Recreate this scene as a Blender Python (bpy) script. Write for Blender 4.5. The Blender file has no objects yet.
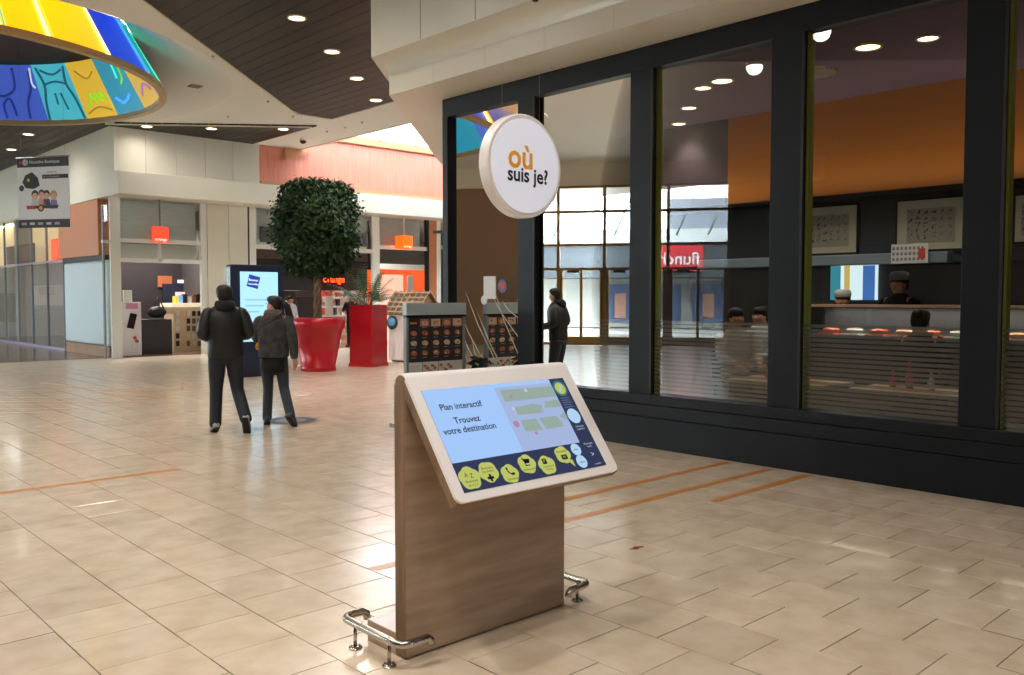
import bpy, math, random
from mathutils import Vector, Matrix
random.seed(7)
R = math.radians
S = bpy.context.scene
COL = S.collection
# ------------------------------------------------------------------ camera
CAMH, FPX, YAW, PIT = 1.62, 873.0, R(43.0), math.atan(40.5 / 873.0)
cd = bpy.data.cameras.new('camera'); cam = bpy.data.objects.new('camera', cd); COL.objects.link(cam)
cd.sensor_width = 36.0; cd.lens = 36.0 * FPX / 1024.0; cd.clip_end = 300
cam.location = (0, 0, CAMH); cam.rotation_euler = (R(90) - PIT, 0, -YAW)
S.camera = cam
# ------------------------------------------------------------------ sky and exposure
w = bpy.data.worlds.new('overcast_sky'); S.world = w; w.use_nodes = True
bg = w.node_tree.nodes['Background']
bg.inputs[0].default_value = (0.84, 0.94, 1.0, 1); bg.inputs[1].default_value = 17.0
S.view_settings.view_transform = 'Standard'; S.view_settings.look = 'None'
S.view_settings.gamma = 1.0; S.view_settings.use_curve_mapping = False
S.view_settings.exposure = 0.95
S.cycles.max_bounces = 8; S.cycles.diffuse_bounces = 5; S.cycles.glossy_bounces = 4
S.cycles.transparent_max_bounces = 24; S.cycles.sample_clamp_indirect = 6.0
S.cycles.use_denoising = True
LAMP_W = 165.0            # each recessed downlight

# ------------------------------------------------------------------ helpers: placing
FW = Vector((math.cos(R(47)), math.cos(YAW), 0)); RT = Vector((math.cos(YAW), -math.sin(YAW), 0)); UP = Vector((0, 0, 1))
F3 = FW * math.cos(PIT) - UP * math.sin(PIT); U3 = UP * math.cos(PIT) + FW * math.sin(PIT); C0 = Vector((0, 0, CAMH))
def ray(px, py): return F3 + RT * ((px - 512) / FPX) + U3 * ((337.5 - py) / FPX)
def on(ax, c, px, py):
    r = ray(px, py); return C0 + r * ((c - C0[ax]) / r[ax])
def onx(px, py, c): return on(0, c, px, py)
def ony(px, py, c): return on(1, c, px, py)
def onz(px, py, c=0.0): return on(2, c, px, py)
def ond(px, py, d):
    r = ray(px, py); return C0 + r * (d / r.dot(FW))

# ------------------------------------------------------------------ helpers: materials
def lin(c):
    return tuple((x / 255 / 12.92 if x / 255 <= 0.04045 else ((x / 255 + 0.055) / 1.055) ** 2.4) for x in c) + (1,)
MATS = {}
def mat(name, col, rough=0.5, metal=0.0, emit=0.0, spec=0.5, ecol=None, coat=0.0):
    if name in MATS: return MATS[name]
    m = bpy.data.materials.new(name); m.use_nodes = True
    b = m.node_tree.nodes['Principled BSDF']
    b.inputs['Base Color'].default_value = lin(col)
    b.inputs['Roughness'].default_value = rough; b.inputs['Metallic'].default_value = metal
    b.inputs['Specular IOR Level'].default_value = spec
    b.inputs['Coat Weight'].default_value = coat; b.inputs['Coat Roughness'].default_value = .1
    if emit:
        b.inputs['Emission Color'].default_value = lin(ecol or col); b.inputs['Emission Strength'].default_value = emit
    MATS[name] = m
    return m
def nodes(m):
    nt = m.node_tree; return nt.nodes, nt.links, nt.nodes['Principled BSDF']
def vary(m, c1, c2, scale=6.0, stretch=(1, 1, 1), detail=5.0, coord='Object', rnd=None, bump=0.0, lo=0.3, hi=0.7):
    """noise between two colours; rnd: brightness spread per object or per island"""
    N, L, b = nodes(m)
    tc = N.new('ShaderNodeTexCoord'); mp = N.new('ShaderNodeMapping'); mp.inputs['Scale'].default_value = stretch
    L.new(N.new('ShaderNodeNewGeometry').outputs['Position'] if coord == 'World' else tc.outputs[coord], mp.inputs[0])
    nz = N.new('ShaderNodeTexNoise'); nz.inputs['Scale'].default_value = scale; nz.inputs['Detail'].default_value = detail
    L.new(mp.outputs[0], nz.inputs['Vector'])
    cr = N.new('ShaderNodeValToRGB'); cr.color_ramp.elements[0].position = lo; cr.color_ramp.elements[1].position = hi
    cr.color_ramp.elements[0].color = lin(c1); cr.color_ramp.elements[1].color = lin(c2)
    L.new(nz.outputs[0], cr.inputs[0]); out = cr.outputs[0]
    if rnd:
        kind, spread = rnd
        if kind == 'object': src = N.new('ShaderNodeObjectInfo').outputs['Random']
        else: src = N.new('ShaderNodeNewGeometry').outputs['Random Per Island']
        mr = N.new('ShaderNodeMapRange'); mr.inputs[3].default_value = 1 - spread; mr.inputs[4].default_value = 1 + spread
        L.new(src, mr.inputs[0])
        hs = N.new('ShaderNodeHueSaturation'); L.new(mr.outputs[0], hs.inputs['Value']); L.new(out, hs.inputs['Color']); out = hs.outputs[0]
    L.new(out, b.inputs['Base Color'])
    if bump:
        bp = N.new('ShaderNodeBump'); bp.inputs['Strength'].default_value = bump; L.new(nz.outputs[0], bp.inputs['Height']); L.new(bp.outputs[0], b.inputs['Normal'])
    return m
def glass_mat(name, tint, refl, rough=0.0):
    """clear pane: light passes straight through, a fixed part mirrors (both faces of the pane together)"""
    m = bpy.data.materials.new(name); m.use_nodes = True; N = m.node_tree.nodes; L = m.node_tree.links
    N.remove(N['Principled BSDF'])
    t = N.new('ShaderNodeBsdfTransparent'); t.inputs[0].default_value = lin(tint)
    g = N.new('ShaderNodeBsdfGlossy'); g.inputs['Roughness'].default_value = rough; g.inputs[0].default_value = (1, 1, 1, 1)
    fr = N.new('ShaderNodeFresnel'); fr.inputs[0].default_value = 1.5
    mu = N.new('ShaderNodeMath'); mu.operation = 'MULTIPLY'; mu.inputs[1].default_value = refl; L.new(fr.outputs[0], mu.inputs[0])
    mx = N.new('ShaderNodeMixShader'); L.new(mu.outputs[0], mx.inputs[0]); L.new(t.outputs[0], mx.inputs[1]); L.new(g.outputs[0], mx.inputs[2])
    L.new(mx.outputs[0], N['Material Output'].inputs[0]); MATS[name] = m
    return m
def film_mat(name, col, cover):
    m = bpy.data.materials.new(name); m.use_nodes = True; N = m.node_tree.nodes; L = m.node_tree.links
    b = N['Principled BSDF']; b.inputs['Base Color'].default_value = lin(col); b.inputs['Roughness'].default_value = 0.5
    b.inputs['Alpha'].default_value = cover
    return m

# ------------------------------------------------------------------ helpers: meshes
class MB:
    def __init__(s): s.v = []; s.f = []; s.sm = []
    def add(s, vs, fs, smooth=False):
        o = len(s.v); s.v += [Vector(p) for p in vs]; s.f += [tuple(i + o for i in f) for f in fs]; s.sm += [smooth] * len(fs); return s
    def box(s, x0, x1, y0, y1, z0, z1):
        return s.add([(x0, y0, z0), (x1, y0, z0), (x1, y1, z0), (x0, y1, z0), (x0, y0, z1), (x1, y0, z1), (x1, y1, z1), (x0, y1, z1)],
                     [(0, 3, 2, 1), (4, 5, 6, 7), (0, 1, 5, 4), (1, 2, 6, 5), (2, 3, 7, 6), (3, 0, 4, 7)])
    def obox(s, c, ax, ay, az):
        """box about c with half-vectors"""
        c, ax, ay, az = map(Vector, (c, ax, ay, az)); vs = []
        for k in (-1, 1):
            for (i, j) in ((-1, -1), (1, -1), (1, 1), (-1, 1)): vs.append(c + ax * i + ay * j + az * k)
        return s.add(vs, [(0, 3, 2, 1), (4, 5, 6, 7), (0, 1, 5, 4), (1, 2, 6, 5), (2, 3, 7, 6), (3, 0, 4, 7)])
    def wall(s, a, b, t, z0, z1):
        """upright slab from plan point a to b, thickness t to the left of a->b"""
        a, b = Vector(a).to_2d(), Vector(b).to_2d(); d = (b - a).normalized(); n = Vector((-d.y, d.x)) * t
        return s.prism([a, b, b + n, a + n], z0, z1)
    def prism(s, poly, z0, z1, fn=None):
        fn = fn or (lambda u, v, w_: (u, v, w_)); n = len(poly)
        vs = [fn(p[0], p[1], z0) for p in poly] + [fn(p[0], p[1], z1) for p in poly]
        return s.add(vs, [tuple(range(n - 1, -1, -1)), tuple(range(n, 2 * n))] + [(i, (i + 1) % n, n + (i + 1) % n, n + i) for i in range(n)])
    def tube(s, path, r, n=10, closed=False):
        path = [Vector(p) for p in path]; m = len(path); rr = r if isinstance(r, (list, tuple)) else [r] * m
        vs = []; t0 = None; u = None
        for i, p in enumerate(path):
            a = path[i - 1] if i else p; b = path[i + 1] if i < m - 1 else p
            t = (b - a).normalized()
            if u is None:
                u = t.orthogonal().normalized()
            else:
                u = (u - t * u.dot(t)); u = u.normalized() if u.length > 1e-6 else t.orthogonal().normalized()
            v = t.cross(u)
            for k in range(n):
                a_ = 2 * math.pi * k / n; vs.append(p + (u * math.cos(a_) + v * math.sin(a_)) * rr[i])
        fs = [(i * n + k, i * n + (k + 1) % n, (i + 1) * n + (k + 1) % n, (i + 1) * n + k) for i in range(m - 1) for k in range(n)]
        s.add(vs, fs, True); o = len(s.v) - len(vs)
        s.f += [tuple(o + k for k in range(n - 1, -1, -1)), tuple(o + (m - 1) * n + k for k in range(n))]; s.sm += [False, False]
        return s
    def lathe(s, prof, c=(0, 0, 0), n=32, cap=True, sx=1.0, sy=1.0, smooth=True):
        c = Vector(c); m = len(prof); vs = []
        for (r, z) in prof:
            for k in range(n):
                a = 2 * math.pi * k / n; vs.append(c + Vector((r * math.cos(a) * sx, r * math.sin(a) * sy, z)))
        s.add(vs, [(i * n + k, i * n + (k + 1) % n, (i + 1) * n + (k + 1) % n, (i + 1) * n + k) for i in range(m - 1) for k in range(n)], smooth)
        if cap:
            o = len(s.v) - len(vs)
            s.f += [tuple(o + k for k in range(n - 1, -1, -1)), tuple(o + (m - 1) * n + k for k in range(n))]; s.sm += [False, False]
        return s
    def ball(s, c, rx, ry, rz, nu=16, nv=10):
        c = Vector(c); vs = []; fs = []
        for j in range(nv + 1):
            t = math.pi * j / nv
            for k in range(nu):
                a = 2 * math.pi * k / nu; vs.append(c + Vector((rx * math.sin(t) * math.cos(a), ry * math.sin(t) * math.sin(a), rz * math.cos(t))))
        for j in range(nv):
            for k in range(nu): fs.append((j * nu + k, (j + 1) * nu + k, (j + 1) * nu + (k + 1) % nu, j * nu + (k + 1) % nu))
        return s.add(vs, fs, True)
    def rings(s, rings, cap=True):
        """loft through rings given as (centre, half-vector a, half-vector b)"""
        n = 16; vs = []
        for c, a, b in rings:
            c, a, b = Vector(c), Vector(a), Vector(b)
            for k in range(n):
                t = 2 * math.pi * k / n; vs.append(c + a * math.cos(t) + b * math.sin(t))
        m = len(rings)
        s.add(vs, [(i * n + k, i * n + (k + 1) % n, (i + 1) * n + (k + 1) % n, (i + 1) * n + k) for i in range(m - 1) for k in range(n)], True)
        if cap:
            o = len(s.v) - len(vs)
            s.f += [tuple(o + k for k in range(n - 1, -1, -1)), tuple(o + (m - 1) * n + k for k in range(n))]; s.sm += [True, True]
        return s
    def mesh(s, name):
        me = bpy.data.meshes.new(name); me.from_pydata([tuple(p) for p in s.v], [], s.f)
        me.polygons.foreach_set('use_smooth', s.sm); me.update(); return me
def put(name, data, m=None, parent=None, bevel=0.0, world=True, seg=2):
    """one mesh object; with world=True the coordinates are world ones whatever the parent"""
    me = data.mesh(name) if isinstance(data, MB) else data
    o = bpy.data.objects.new(name, me); COL.objects.link(o)
    if m is not None:
        if not me.materials: me.materials.append(m)
    if parent is not None:
        o.parent = parent
        if world: o.matrix_parent_inverse = WM(parent).inverted()
    if bevel:
        b = o.modifiers.new('bevel', 'BEVEL'); b.width = bevel; b.segments = seg; b.limit_method = 'ANGLE'; b.angle_limit = R(40)
    return o
def WM(o):
    m = Matrix.LocRotScale(o.location, o.rotation_euler, o.scale)
    return (WM(o.parent) @ o.matrix_parent_inverse @ m) if o.parent else m
def tag(o, label, cat, group=None):
    o['label'] = label; o['category'] = cat
    if group: o['group'] = group
    return o
def thing(name, label, cat, loc=(0, 0, 0), rz=0.0, group=None):
    o = bpy.data.objects.new(name, None); COL.objects.link(o); o.location = loc; o.rotation_euler = (0, 0, rz); o.empty_display_size = 0.1
    return tag(o, label, cat, group)
def struct(name, data=None, m=None, label=None, cat='wall', bevel=0.0):
    if data is None:
        o = bpy.data.objects.new(name, None); COL.objects.link(o)
    else: o = put(name, data, m, bevel=bevel)
    o['kind'] = 'structure'
    if label: tag(o, label, cat)
    return o
def text_mesh(body, size, o, u, v, align='CENTER', lift=0.0, bold=0.0):
    cu = bpy.data.curves.new('lettering', 'FONT'); cu.body = body; cu.size = size; cu.align_x = align; cu.align_y = 'CENTER'; cu.resolution_u = 3
    cu.offset = bold
    ob = bpy.data.objects.new('lettering', cu); COL.objects.link(ob)
    me = bpy.data.meshes.new_from_object(ob); bpy.data.objects.remove(ob); bpy.data.curves.remove(cu)
    o, u, v = Vector(o), Vector(u).normalized(), Vector(v).normalized(); n = u.cross(v)
    for p in me.vertices: p.co = o + u * p.co.x + v * p.co.y + n * lift
    me.update(); me.materials.clear(); return me
def text(name, body, size, m, o, u, v, parent=None, **k):
    return put(name, text_mesh(body, size, o, u, v, **k), m, parent)
def flat(o, u, v, pts, lift=0.0):
    """flat figure in the plane o + a*u + b*v"""
    o, u, v = Vector(o), Vector(u).normalized(), Vector(v).normalized(); n = u.cross(v)
    return MB().add([o + u * a + v * b + n * lift for a, b in pts], [tuple(range(len(pts)))])
def rect(a0, b0, a1, b1): return [(a0, b0), (a1, b0), (a1, b1), (a0, b1)]
def rrect(a0, b0, a1, b1, r, n=6):
    out = []
    for cx, cy, s0 in ((a1 - r, b0 + r, -90), (a1 - r, b1 - r, 0), (a0 + r, b1 - r, 90), (a0 + r, b0 + r, 180)):
        for k in range(n + 1):
            t = R(s0 + 90 * k / n); out.append((cx + r * math.cos(t), cy + r * math.sin(t)))
    return out
def disc(ca, cb, r, n=24, rb=None): return [(ca + r * math.cos(2 * math.pi * k / n), cb + (rb or r) * math.sin(2 * math.pi * k / n)) for k in range(n)]
def lamp(name, loc, power, size=0.12, col=(1, 0.93, 0.82), angle=120, parent=None, blend=0.6, rot=(0, 0, 0)):
    ld = bpy.data.lights.new(name, 'SPOT'); ld.energy = power; ld.color = col; ld.shadow_soft_size = size; ld.spot_size = R(angle); ld.spot_blend = blend if angle < 150 else 0.9
    o = bpy.data.objects.new(name, ld); COL.objects.link(o); o.location = loc; o.rotation_euler = rot
    if parent: o.parent = parent; o.matrix_parent_inverse = WM(parent).inverted()
    return o

# ------------------------------------------------------------------ materials
TILE = mat('cream_marble_tile', (216, 199, 176), 0.22, spec=0.5, coat=.2)
vary(TILE, (206, 185, 160), (222, 204, 182), 5.0, (1, 1, 1), 7, 'World', rnd=('object', 0.06), lo=0.3, hi=0.62)
TILES = mat('cream_marble_tile_far', (216, 199, 176), 0.22, coat=.2)
vary(TILES, (206, 185, 160), (222, 204, 182), 5.0, (1, 1, 1), 7, 'World', rnd=('island', 0.06), lo=0.3, hi=0.62)
GROUT = mat('dark_grout', (92, 76, 58), 0.8)
ORANGE_INLAY = mat('orange_inlay', (206, 138, 74), 0.3)
BROWNFLOOR = mat('brown_floor', (120, 96, 80), 0.15)
WHITE = vary(mat('white_panel', (220, 216, 202), 0.35), (216, 212, 196), (224, 220, 208), 0.6)
CEIL = mat('white_ceiling', (226, 224, 215), 0.6)
PLANK = vary(mat('dark_metal_plank', (46, 37, 28), 0.5, spec=.3), (38, 31, 23), (56, 46, 36), 2.0, (1, 0.15, 1), rnd=('object', 0.1))
JOINT = mat('panel_joint', (120, 114, 102), 0.8)
BLACKF = vary(mat('dark_facade_metal', (14, 19, 25), 0.45, spec=.25), (12, 16, 21), (17, 22, 29), 2.5)
BLACK = mat('black', (14, 14, 15), 0.5)
BLACKG = mat('gloss_black', (12, 12, 13), 0.12)
GREENEDGE = mat('green_glass_edge', (176, 190, 96), 0.4)
GLASS = glass_mat('shopfront_glass', (208, 208, 204), 1.1)
DIMGLASS = glass_mat('dimming_glass', (182, 184, 188), .25)  # tint added to dim the daylight through the skylight panes
CLEAR = glass_mat('clear_glass', (236, 240, 238), 1.0)
SOFTG = glass_mat('anti_glare_glass', (236, 236, 236), .35)
STRIPE = film_mat('frosted_stripe', (150, 152, 150), 0.5)
STEEL = mat('brushed_steel', (186, 180, 170), 0.22, metal=1.0)
RED = mat('gloss_red', (186, 12, 32), 0.3)
REDG = mat('gloss_red_lacquer', (176, 8, 22), 0.12)
WOODM = MATS.get('x') or mat('weathered_oak', (150, 118, 92), 0.45)
vary(WOODM, (152, 126, 106), (188, 164, 142), 2.4, (0.9, 1, 8), 9, bump=0.05, lo=0.25, hi=0.75)
WOODE = vary(mat('oak_edge', (126, 96, 66), 0.5), (104, 78, 54), (140, 108, 76), 4, (6, 6, 0.6), 5)
BEZEL = mat('white_bezel', (244, 238, 238), 0.3)
PINE = vary(mat('pale_wood', (196, 160, 128), 0.5), (178, 142, 110), (210, 176, 144), 4, (1, 1, 6))
PINK = vary(mat('pink_wood_panel', (206, 126, 104), 0.5), (198, 118, 96), (214, 136, 114), 2, (8, 8, 0.6))
BEAM = mat('timber_beam', (190, 132, 92), 0.5)
TERRA = mat('terracotta_panel', (186, 118, 80), 0.5)
GOLD = mat('bronze_mullion', (150, 118, 60), 0.4, metal=0.3)
GREY = mat('grey_metal', (120, 126, 130), 0.4)
LGREY = mat('light_grey', (178, 182, 180), 0.5)
OFFW = mat('off_white', (214, 214, 210), 0.5)
GLOWW = mat('lamp_lens', (255, 240, 214), 0.5, emit=9.0, ecol=(255, 226, 176))
NAVY = mat('navy', (22, 28, 60), 0.35)

# ------------------------------------------------------------------ FLOOR
XG = 7.42                                           # plane of the restaurant front
floor = struct('floor', MB().box(-14, 30, -9, 40, -0.3, -0.004), GROUT)
PX, PY = 0.4145, 0.4065
tile_me = MB()
g = 0.0028; hx, hy = PX / 2 - g, PY / 2 - g; bv = 0.003
tile_me.add([(-hx, -hy, -0.006), (hx, -hy, -0.006), (hx, hy, -0.006), (-hx, hy, -0.006), (-hx, -hy, -bv / 2), (hx, -hy, -bv / 2), (hx, hy, -bv / 2), (-hx, hy, -bv / 2),
             (-hx + bv, -hy + bv, 0), (hx - bv, -hy + bv, 0), (hx - bv, hy - bv, 0), (-hx + bv, hy - bv, 0)],
            [(8, 9, 10, 11), (4, 5, 9, 8), (5, 6, 10, 9), (6, 7, 11, 10), (7, 4, 8, 11), (0, 1, 5, 4), (1, 2, 6, 5), (2, 3, 7, 6), (3, 0, 4, 7)])
tile_mesh = tile_me.mesh('floor_tile'); tile_mesh.materials.append(TILE)
cells = []
for k in range(-33, 60):
    xc = 1.217 + PX * (k + 0.5)
    for n in range(-24, 84):
        yc = 2.52 + PY * (n + 0.5 + (0 if k % 2 else 0.5))
        if xc > 7.5 and yc < xc + 1.4: continue               # inside the restaurant
        if yc > 24.3 or xc > 22 or xc < -11 : continue
        d = Vector((xc, yc, 0)).dot(FW); l = Vector((xc, yc, 0)).dot(RT)
        vis = d > 1.5 and abs(l / d) < 0.60 and (CAMH / d) < 0.42
        cells.append((vis, d, xc, yc))
near = sorted([c for c in cells if c[0] and not (c[1] > 14)], key=lambda c: c[1])[:300]
nset = set((c[2], c[3]) for c in near)
for c in near:
    o = bpy.data.objects.new('floor_tile', tile_mesh); COL.objects.link(o); o.parent = floor; o.location = (c[2], c[3], 0)
rest = MB()
for c in cells:
    if (c[2], c[3]) in nset: continue
    if c[0]:
        rest.add([(p.x + c[2], p.y + c[3], p.z) for p in tile_me.v], tile_me.f)
    else:
        rest.add([(c[2] - hx, c[3] - hy, 0), (c[2] + hx, c[3] - hy, 0), (c[2] + hx, c[3] + hy, 0), (c[2] - hx, c[3] + hy, 0)], [(0, 1, 2, 3)])
o = put('floor_tiles_beyond', rest, TILES, floor); o['kind'] = 'stuff'
put('brown_floor_strip', MB().box(-4, 7.98, 24.25, 40, -0.02, 0.001), BROWNFLOOR, floor)
put('brown_floor_strip', MB().box(8.0, 29, 24.05, 34, -0.02, 0.002), BROWNFLOOR, floor)
def stripe(pts, wd):
    pts = [Vector((p[0], p[1], 0)) for p in pts]; m = MB(); L = []; 
    for i, p in enumerate(pts):
        t = (pts[min(i + 1, len(pts) - 1)] - pts[max(i - 1, 0)]).normalized(); nn = Vector((-t.y, t.x, 0)) * wd / 2
        L += [p + nn, p - nn]
    fs = []
    vs = [q + UP * -0.004 for q in L] + [q + UP * 0.0012 for q in L]; k = len(L)
    for i in range(0, k - 2, 2): fs.append((k + i, k + i + 1, k + i + 3, k + i + 2)); fs.append((i, i + 2, k + i + 2, k + i)); fs.append((i + 1, k + i + 1, k + i + 3, i + 3))
    m.add(vs, fs); return put('inlaid_stripe', m, ORANGE_INLAY, floor)
stripe([(-3.5, 8.11), (3.29, 8.11)], 0.085)
stripe([(4.1, 4.775), (7.36, 4.775)], 0.085)
stripe([(2.89, 4.315), (7.36, 4.315)], 0.085)
stripe([(5.84, 3.93), (7.36, 3.93)], 0.085)
for a, b in (((4.68, 18.09), (5.69, 14.48)), ((4.69, 16.47), (5.42, 14.2)), ((3.0, 16.55), (5.23, 14.04)), ((2.6, 16.0), (4.95, 13.82)), ((2.5, 15.5), (4.5, 13.66)),
             ((2.3, 15.0), (4.12, 13.45)), ((2.2, 14.45), (3.64, 13.32)), ((2.2, 13.8), (3.13, 13.23)), ((2.9, 17.5), (4.77, 16.39))):
    stripe([a, b], 0.05)
stripe([(5.51, 17.32), (6.2, 17.4), (6.66, 17.16), (6.72, 16.6), (6.54, 15.96), (6.21, 15.19), (5.9, 14.99), (5.3, 15.7), (4.77, 16.39)], 0.04)

# ------------------------------------------------------------------ CEILING
ZC = 6.0
DC = Vector((3.02, 19.86)); RHOLE = 5.8                # round recess that holds the coloured drum
cm = MB(); cx0, cx1, cy0, cy1 = -14, 13.2, -9, 40; angs = sorted([2 * math.pi * k / 72 for k in range(72)] + [math.atan2(yy - DC.y, xx - DC.x) % (2 * math.pi) for xx in (cx0, cx1) for yy in (cy0, cy1)])
cvs = []
for a in angs:
    c_, s_ = math.cos(a), math.sin(a); t = min(((cx1 - DC.x) / c_ if c_ > 1e-9 else (cx0 - DC.x) / c_ if c_ < -1e-9 else 1e9), ((cy1 - DC.y) / s_ if s_ > 1e-9 else (cy0 - DC.y) / s_ if s_ < -1e-9 else 1e9))
    cvs += [(DC.x + RHOLE * c_, DC.y + RHOLE * s_, ZC), (DC.x + t * c_, DC.y + t * s_, ZC)]
nn = len(angs); cm.add(cvs, [(2 * i, (2 * i + 2) % (2 * nn), (2 * i + 3) % (2 * nn), 2 * i + 1) for i in range(nn)])
ceiling = struct('ceiling', cm, CEIL)
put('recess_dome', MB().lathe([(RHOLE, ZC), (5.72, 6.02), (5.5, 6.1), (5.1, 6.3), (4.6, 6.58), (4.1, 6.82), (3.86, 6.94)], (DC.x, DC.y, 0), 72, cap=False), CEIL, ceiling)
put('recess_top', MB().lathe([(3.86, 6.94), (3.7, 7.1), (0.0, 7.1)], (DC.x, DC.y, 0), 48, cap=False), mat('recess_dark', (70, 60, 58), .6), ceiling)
def plank(x0, fa, fb):
    a, b = x0 + .006, x0 + .294
    if fb(a) - fa(a) > .1 and fb(b) - fa(b) > .1: put('ceiling_plank', MB().prism([(a, fa(a)), (b, fa(b)), (b, fb(b)), (a, fb(a))], ZC - .035, ZC + .01), PLANK, ceiling)
x = -5.0
while x < 11.4:
    plank(x, (lambda v: -8.9) if x + .15 < 6.35 else (lambda v: v + 3.25), lambda v: min(v + 8.25, 18.73)); x += .3
x = 3.9
while x < 11.6:
    e_ = 23.38 if x + .15 > 7.7 else 39
    plank(x, lambda v: 23.12 - (.8 if v > 7.61 else 1.02) * (v - 7.61), lambda v: e_); x += .3
struct('trim_1', MB().wall((-5.0, 3.25), (10.5, 18.75), 0.06, ZC - 0.06, ZC + 0.005), mat('trim_white', (226, 220, 200), 0.4))
struct('trim_2', MB().wall((10.55, 18.75), (11.5, 18.75), 0.05, ZC - 0.06, ZC + 0.005), MATS['trim_white'])
struct('trim_3', MB().wall((11.6, 19.95), (7.61, 23.12), -0.05, ZC - 0.06, ZC + 0.005), MATS['trim_white'])
struct('trim_4', MB().wall((11.45, 14.7), (11.45, 18.75), -0.05, ZC - 0.06, ZC + 0.005), MATS['trim_white'])

# recessed downlights
ring_mb = MB().lathe([(0.15, 0.0), (0.15, -0.02), (0.125, -0.024), (0.11, 0.0)], n=24, cap=False)
lens_mb = MB().lathe([(0.0, -0.012), (0.118, -0.012)], n=20, cap=False)
def downlight(x, y, z, label, power=LAMP_W, group='downlights in the mall ceiling', r=1.0, angle=165, col=(1, 0.94, 0.85)):
    t = thing('downlight', label, 'ceiling light', (x, y, z), 0, group)
    a = put('trim_ring', ring_mb, MATS.get('ring') or mat('ring', (226, 206, 170), 0.3), t, world=False); b = put('lens', lens_mb, GLOWW, t, world=False)
    a.scale = b.scale = (r, r, 1)
    lamp('downlight_beam', (x, y, z - 0.05), power, 0.15 if power > 100 else .12, col, angle, t)
ZP = ZC - 0.035
for i, p in enumerate([(6.96, 12.37), (8.35, 13.62), (9.71, 14.93), (11.08, 16.28)]):
    downlight(p[0], p[1], ZP, ['round downlight in dark plank ceiling, topmost of the row of four', 'round downlight in dark plank ceiling, second from top of the four',
                               'round downlight in dark plank ceiling, third from top of the four', 'round downlight in dark plank ceiling, nearest the white skylight beam'][i])
for i, p in enumerate([(8.51, 22.75), (9.83, 21.9), (11.22, 20.7)]):
    downlight(p[0], p[1], ZP, ['round downlight in far dark ceiling, left one above the white shop band', 'round downlight in far dark ceiling, middle one above the white shop band',
                               'round downlight in far dark ceiling, right one beside the timber beam'][i], 30.0)
for p, lb in (((6.6, 26.0), 'round downlight in the dark passage ceiling, the upper one above the banner'), ((6.9, 29.0), 'round downlight in the dark passage ceiling, the lower one above the banner')): downlight(p[0], p[1], ZP, lb, 90.0)
for p in [(4.2, 9.75), (1.5, 7.1), (0.4, 9.0), (-1.2, 4.4), (0.6, 3.2), (2.3, 1.2), (0.0, 0.4), (-2.0, 0.6), (1.0, -2.0)]:  # out of view; those nearest the camera added to brighten the kiosk
    downlight(p[0], p[1], ZP, 'unseen round downlight in the near plank ceiling above the kiosk')

# small ceiling fittings
q = onz(195, 86, ZC); tag(put('ceiling_vent', MB().box(q.x - 0.12, q.x + 0.12, q.y - 0.12, q.y + 0.12, ZC - 0.015, ZC + 0.002), mat('vent', (96, 84, 66), 0.6)), 'small square dark vent in the white ceiling beside the coloured drum', 'vent')
q = onz(303, 139, ZC); t = thing('dome_camera', 'black dome security camera on the white ceiling beam', 'camera', (q.x, q.y, ZC))
put('mount', MB().lathe([(0.09, -0.0), (0.1, -0.04), (0.1, -0.05)], (q.x, q.y, ZC)), OFFW, t); put('dome', MB().ball((q.x, q.y, ZC - 0.05), 0.09, 0.09, 0.09), BLACKG, t)
for k, (px, py) in enumerate([(228, 116), (268, 101), (293, 116), (327, 131), (345, 127), (362, 122), (213, 56)]):
    q = onz(px, py, ZC)
    tag(put('sprinkler', MB().lathe([(0.035, 0.005), (0.035, -0.008), (0.008, -0.012), (0.008, -0.035), (0.02, -0.037), (0.02, -0.04)], (q.x, q.y, ZC), 12), STEEL), 'tiny chrome sprinkler head in the white ceiling', 'sprinkler', 'sprinklers in the white ceiling')

# the round coloured drum under the ceiling
RB, RTP, ZB, ZD = 4.43, 3.78, 5.77, 6.95
drum = thing('ceiling_drum', 'large round ceiling drum with backlit yellow and blue panels and painted inner panels', 'light fixture', (DC.x, DC.y, ZB))
def pol(a, r, z): return Vector((DC.x + r * math.cos(a), DC.y + r * math.sin(a), z))
NSEG = 24
def ang(px, py):
    q = onz(px, py, ZB); return math.atan2(q.y - DC.y, q.x - DC.x)
ycol = mat('backlit_yellow', (250, 200, 20), 0.4, emit=0.5, ecol=(255, 186, 10))
bcol = mat('backlit_blue', (30, 60, 180), 0.35, emit=0.45, ecol=(20, 60, 200)); tcol = mat('backlit_teal', (20, 140, 130), 0.35, emit=0.4, ecol=(10, 160, 140))
indg = mat('unlit_indigo', (44, 40, 84), .4); tube_y = mat('glow_tube_yellow', (255, 236, 150), 0.4, emit=1.3, ecol=(255, 240, 130)); tube_b = mat('glow_tube_blue', (60, 110, 255), 0.4, emit=1.4, ecol=(50, 110, 255)); tube_t = mat('glow_tube_teal', (60, 220, 180), 0.4, emit=0.9, ecol=(40, 210, 170))
rail = mat('drum_rail', (176, 150, 104), 0.4)
def curved(a0, a1, r0, r1, z0, z1, th, n=5):
    m = MB(); vs = []
    for i in range(n + 1):
        a = a0 + (a1 - a0) * i / n; vs += [pol(a, r0, z0), pol(a, r0 + th, z0), pol(a, r1 + th, z1), pol(a, r1, z1)]
    fs = []
    for i in range(n):
        for k in range(4): fs.append((i * 4 + k, i * 4 + (k + 1) % 4, (i + 1) * 4 + (k + 1) % 4, (i + 1) * 4 + k))
    fs += [(3, 2, 1, 0), (n * 4, n * 4 + 1, n * 4 + 2, n * 4 + 3)]
    return m.add(vs, fs)
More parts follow.
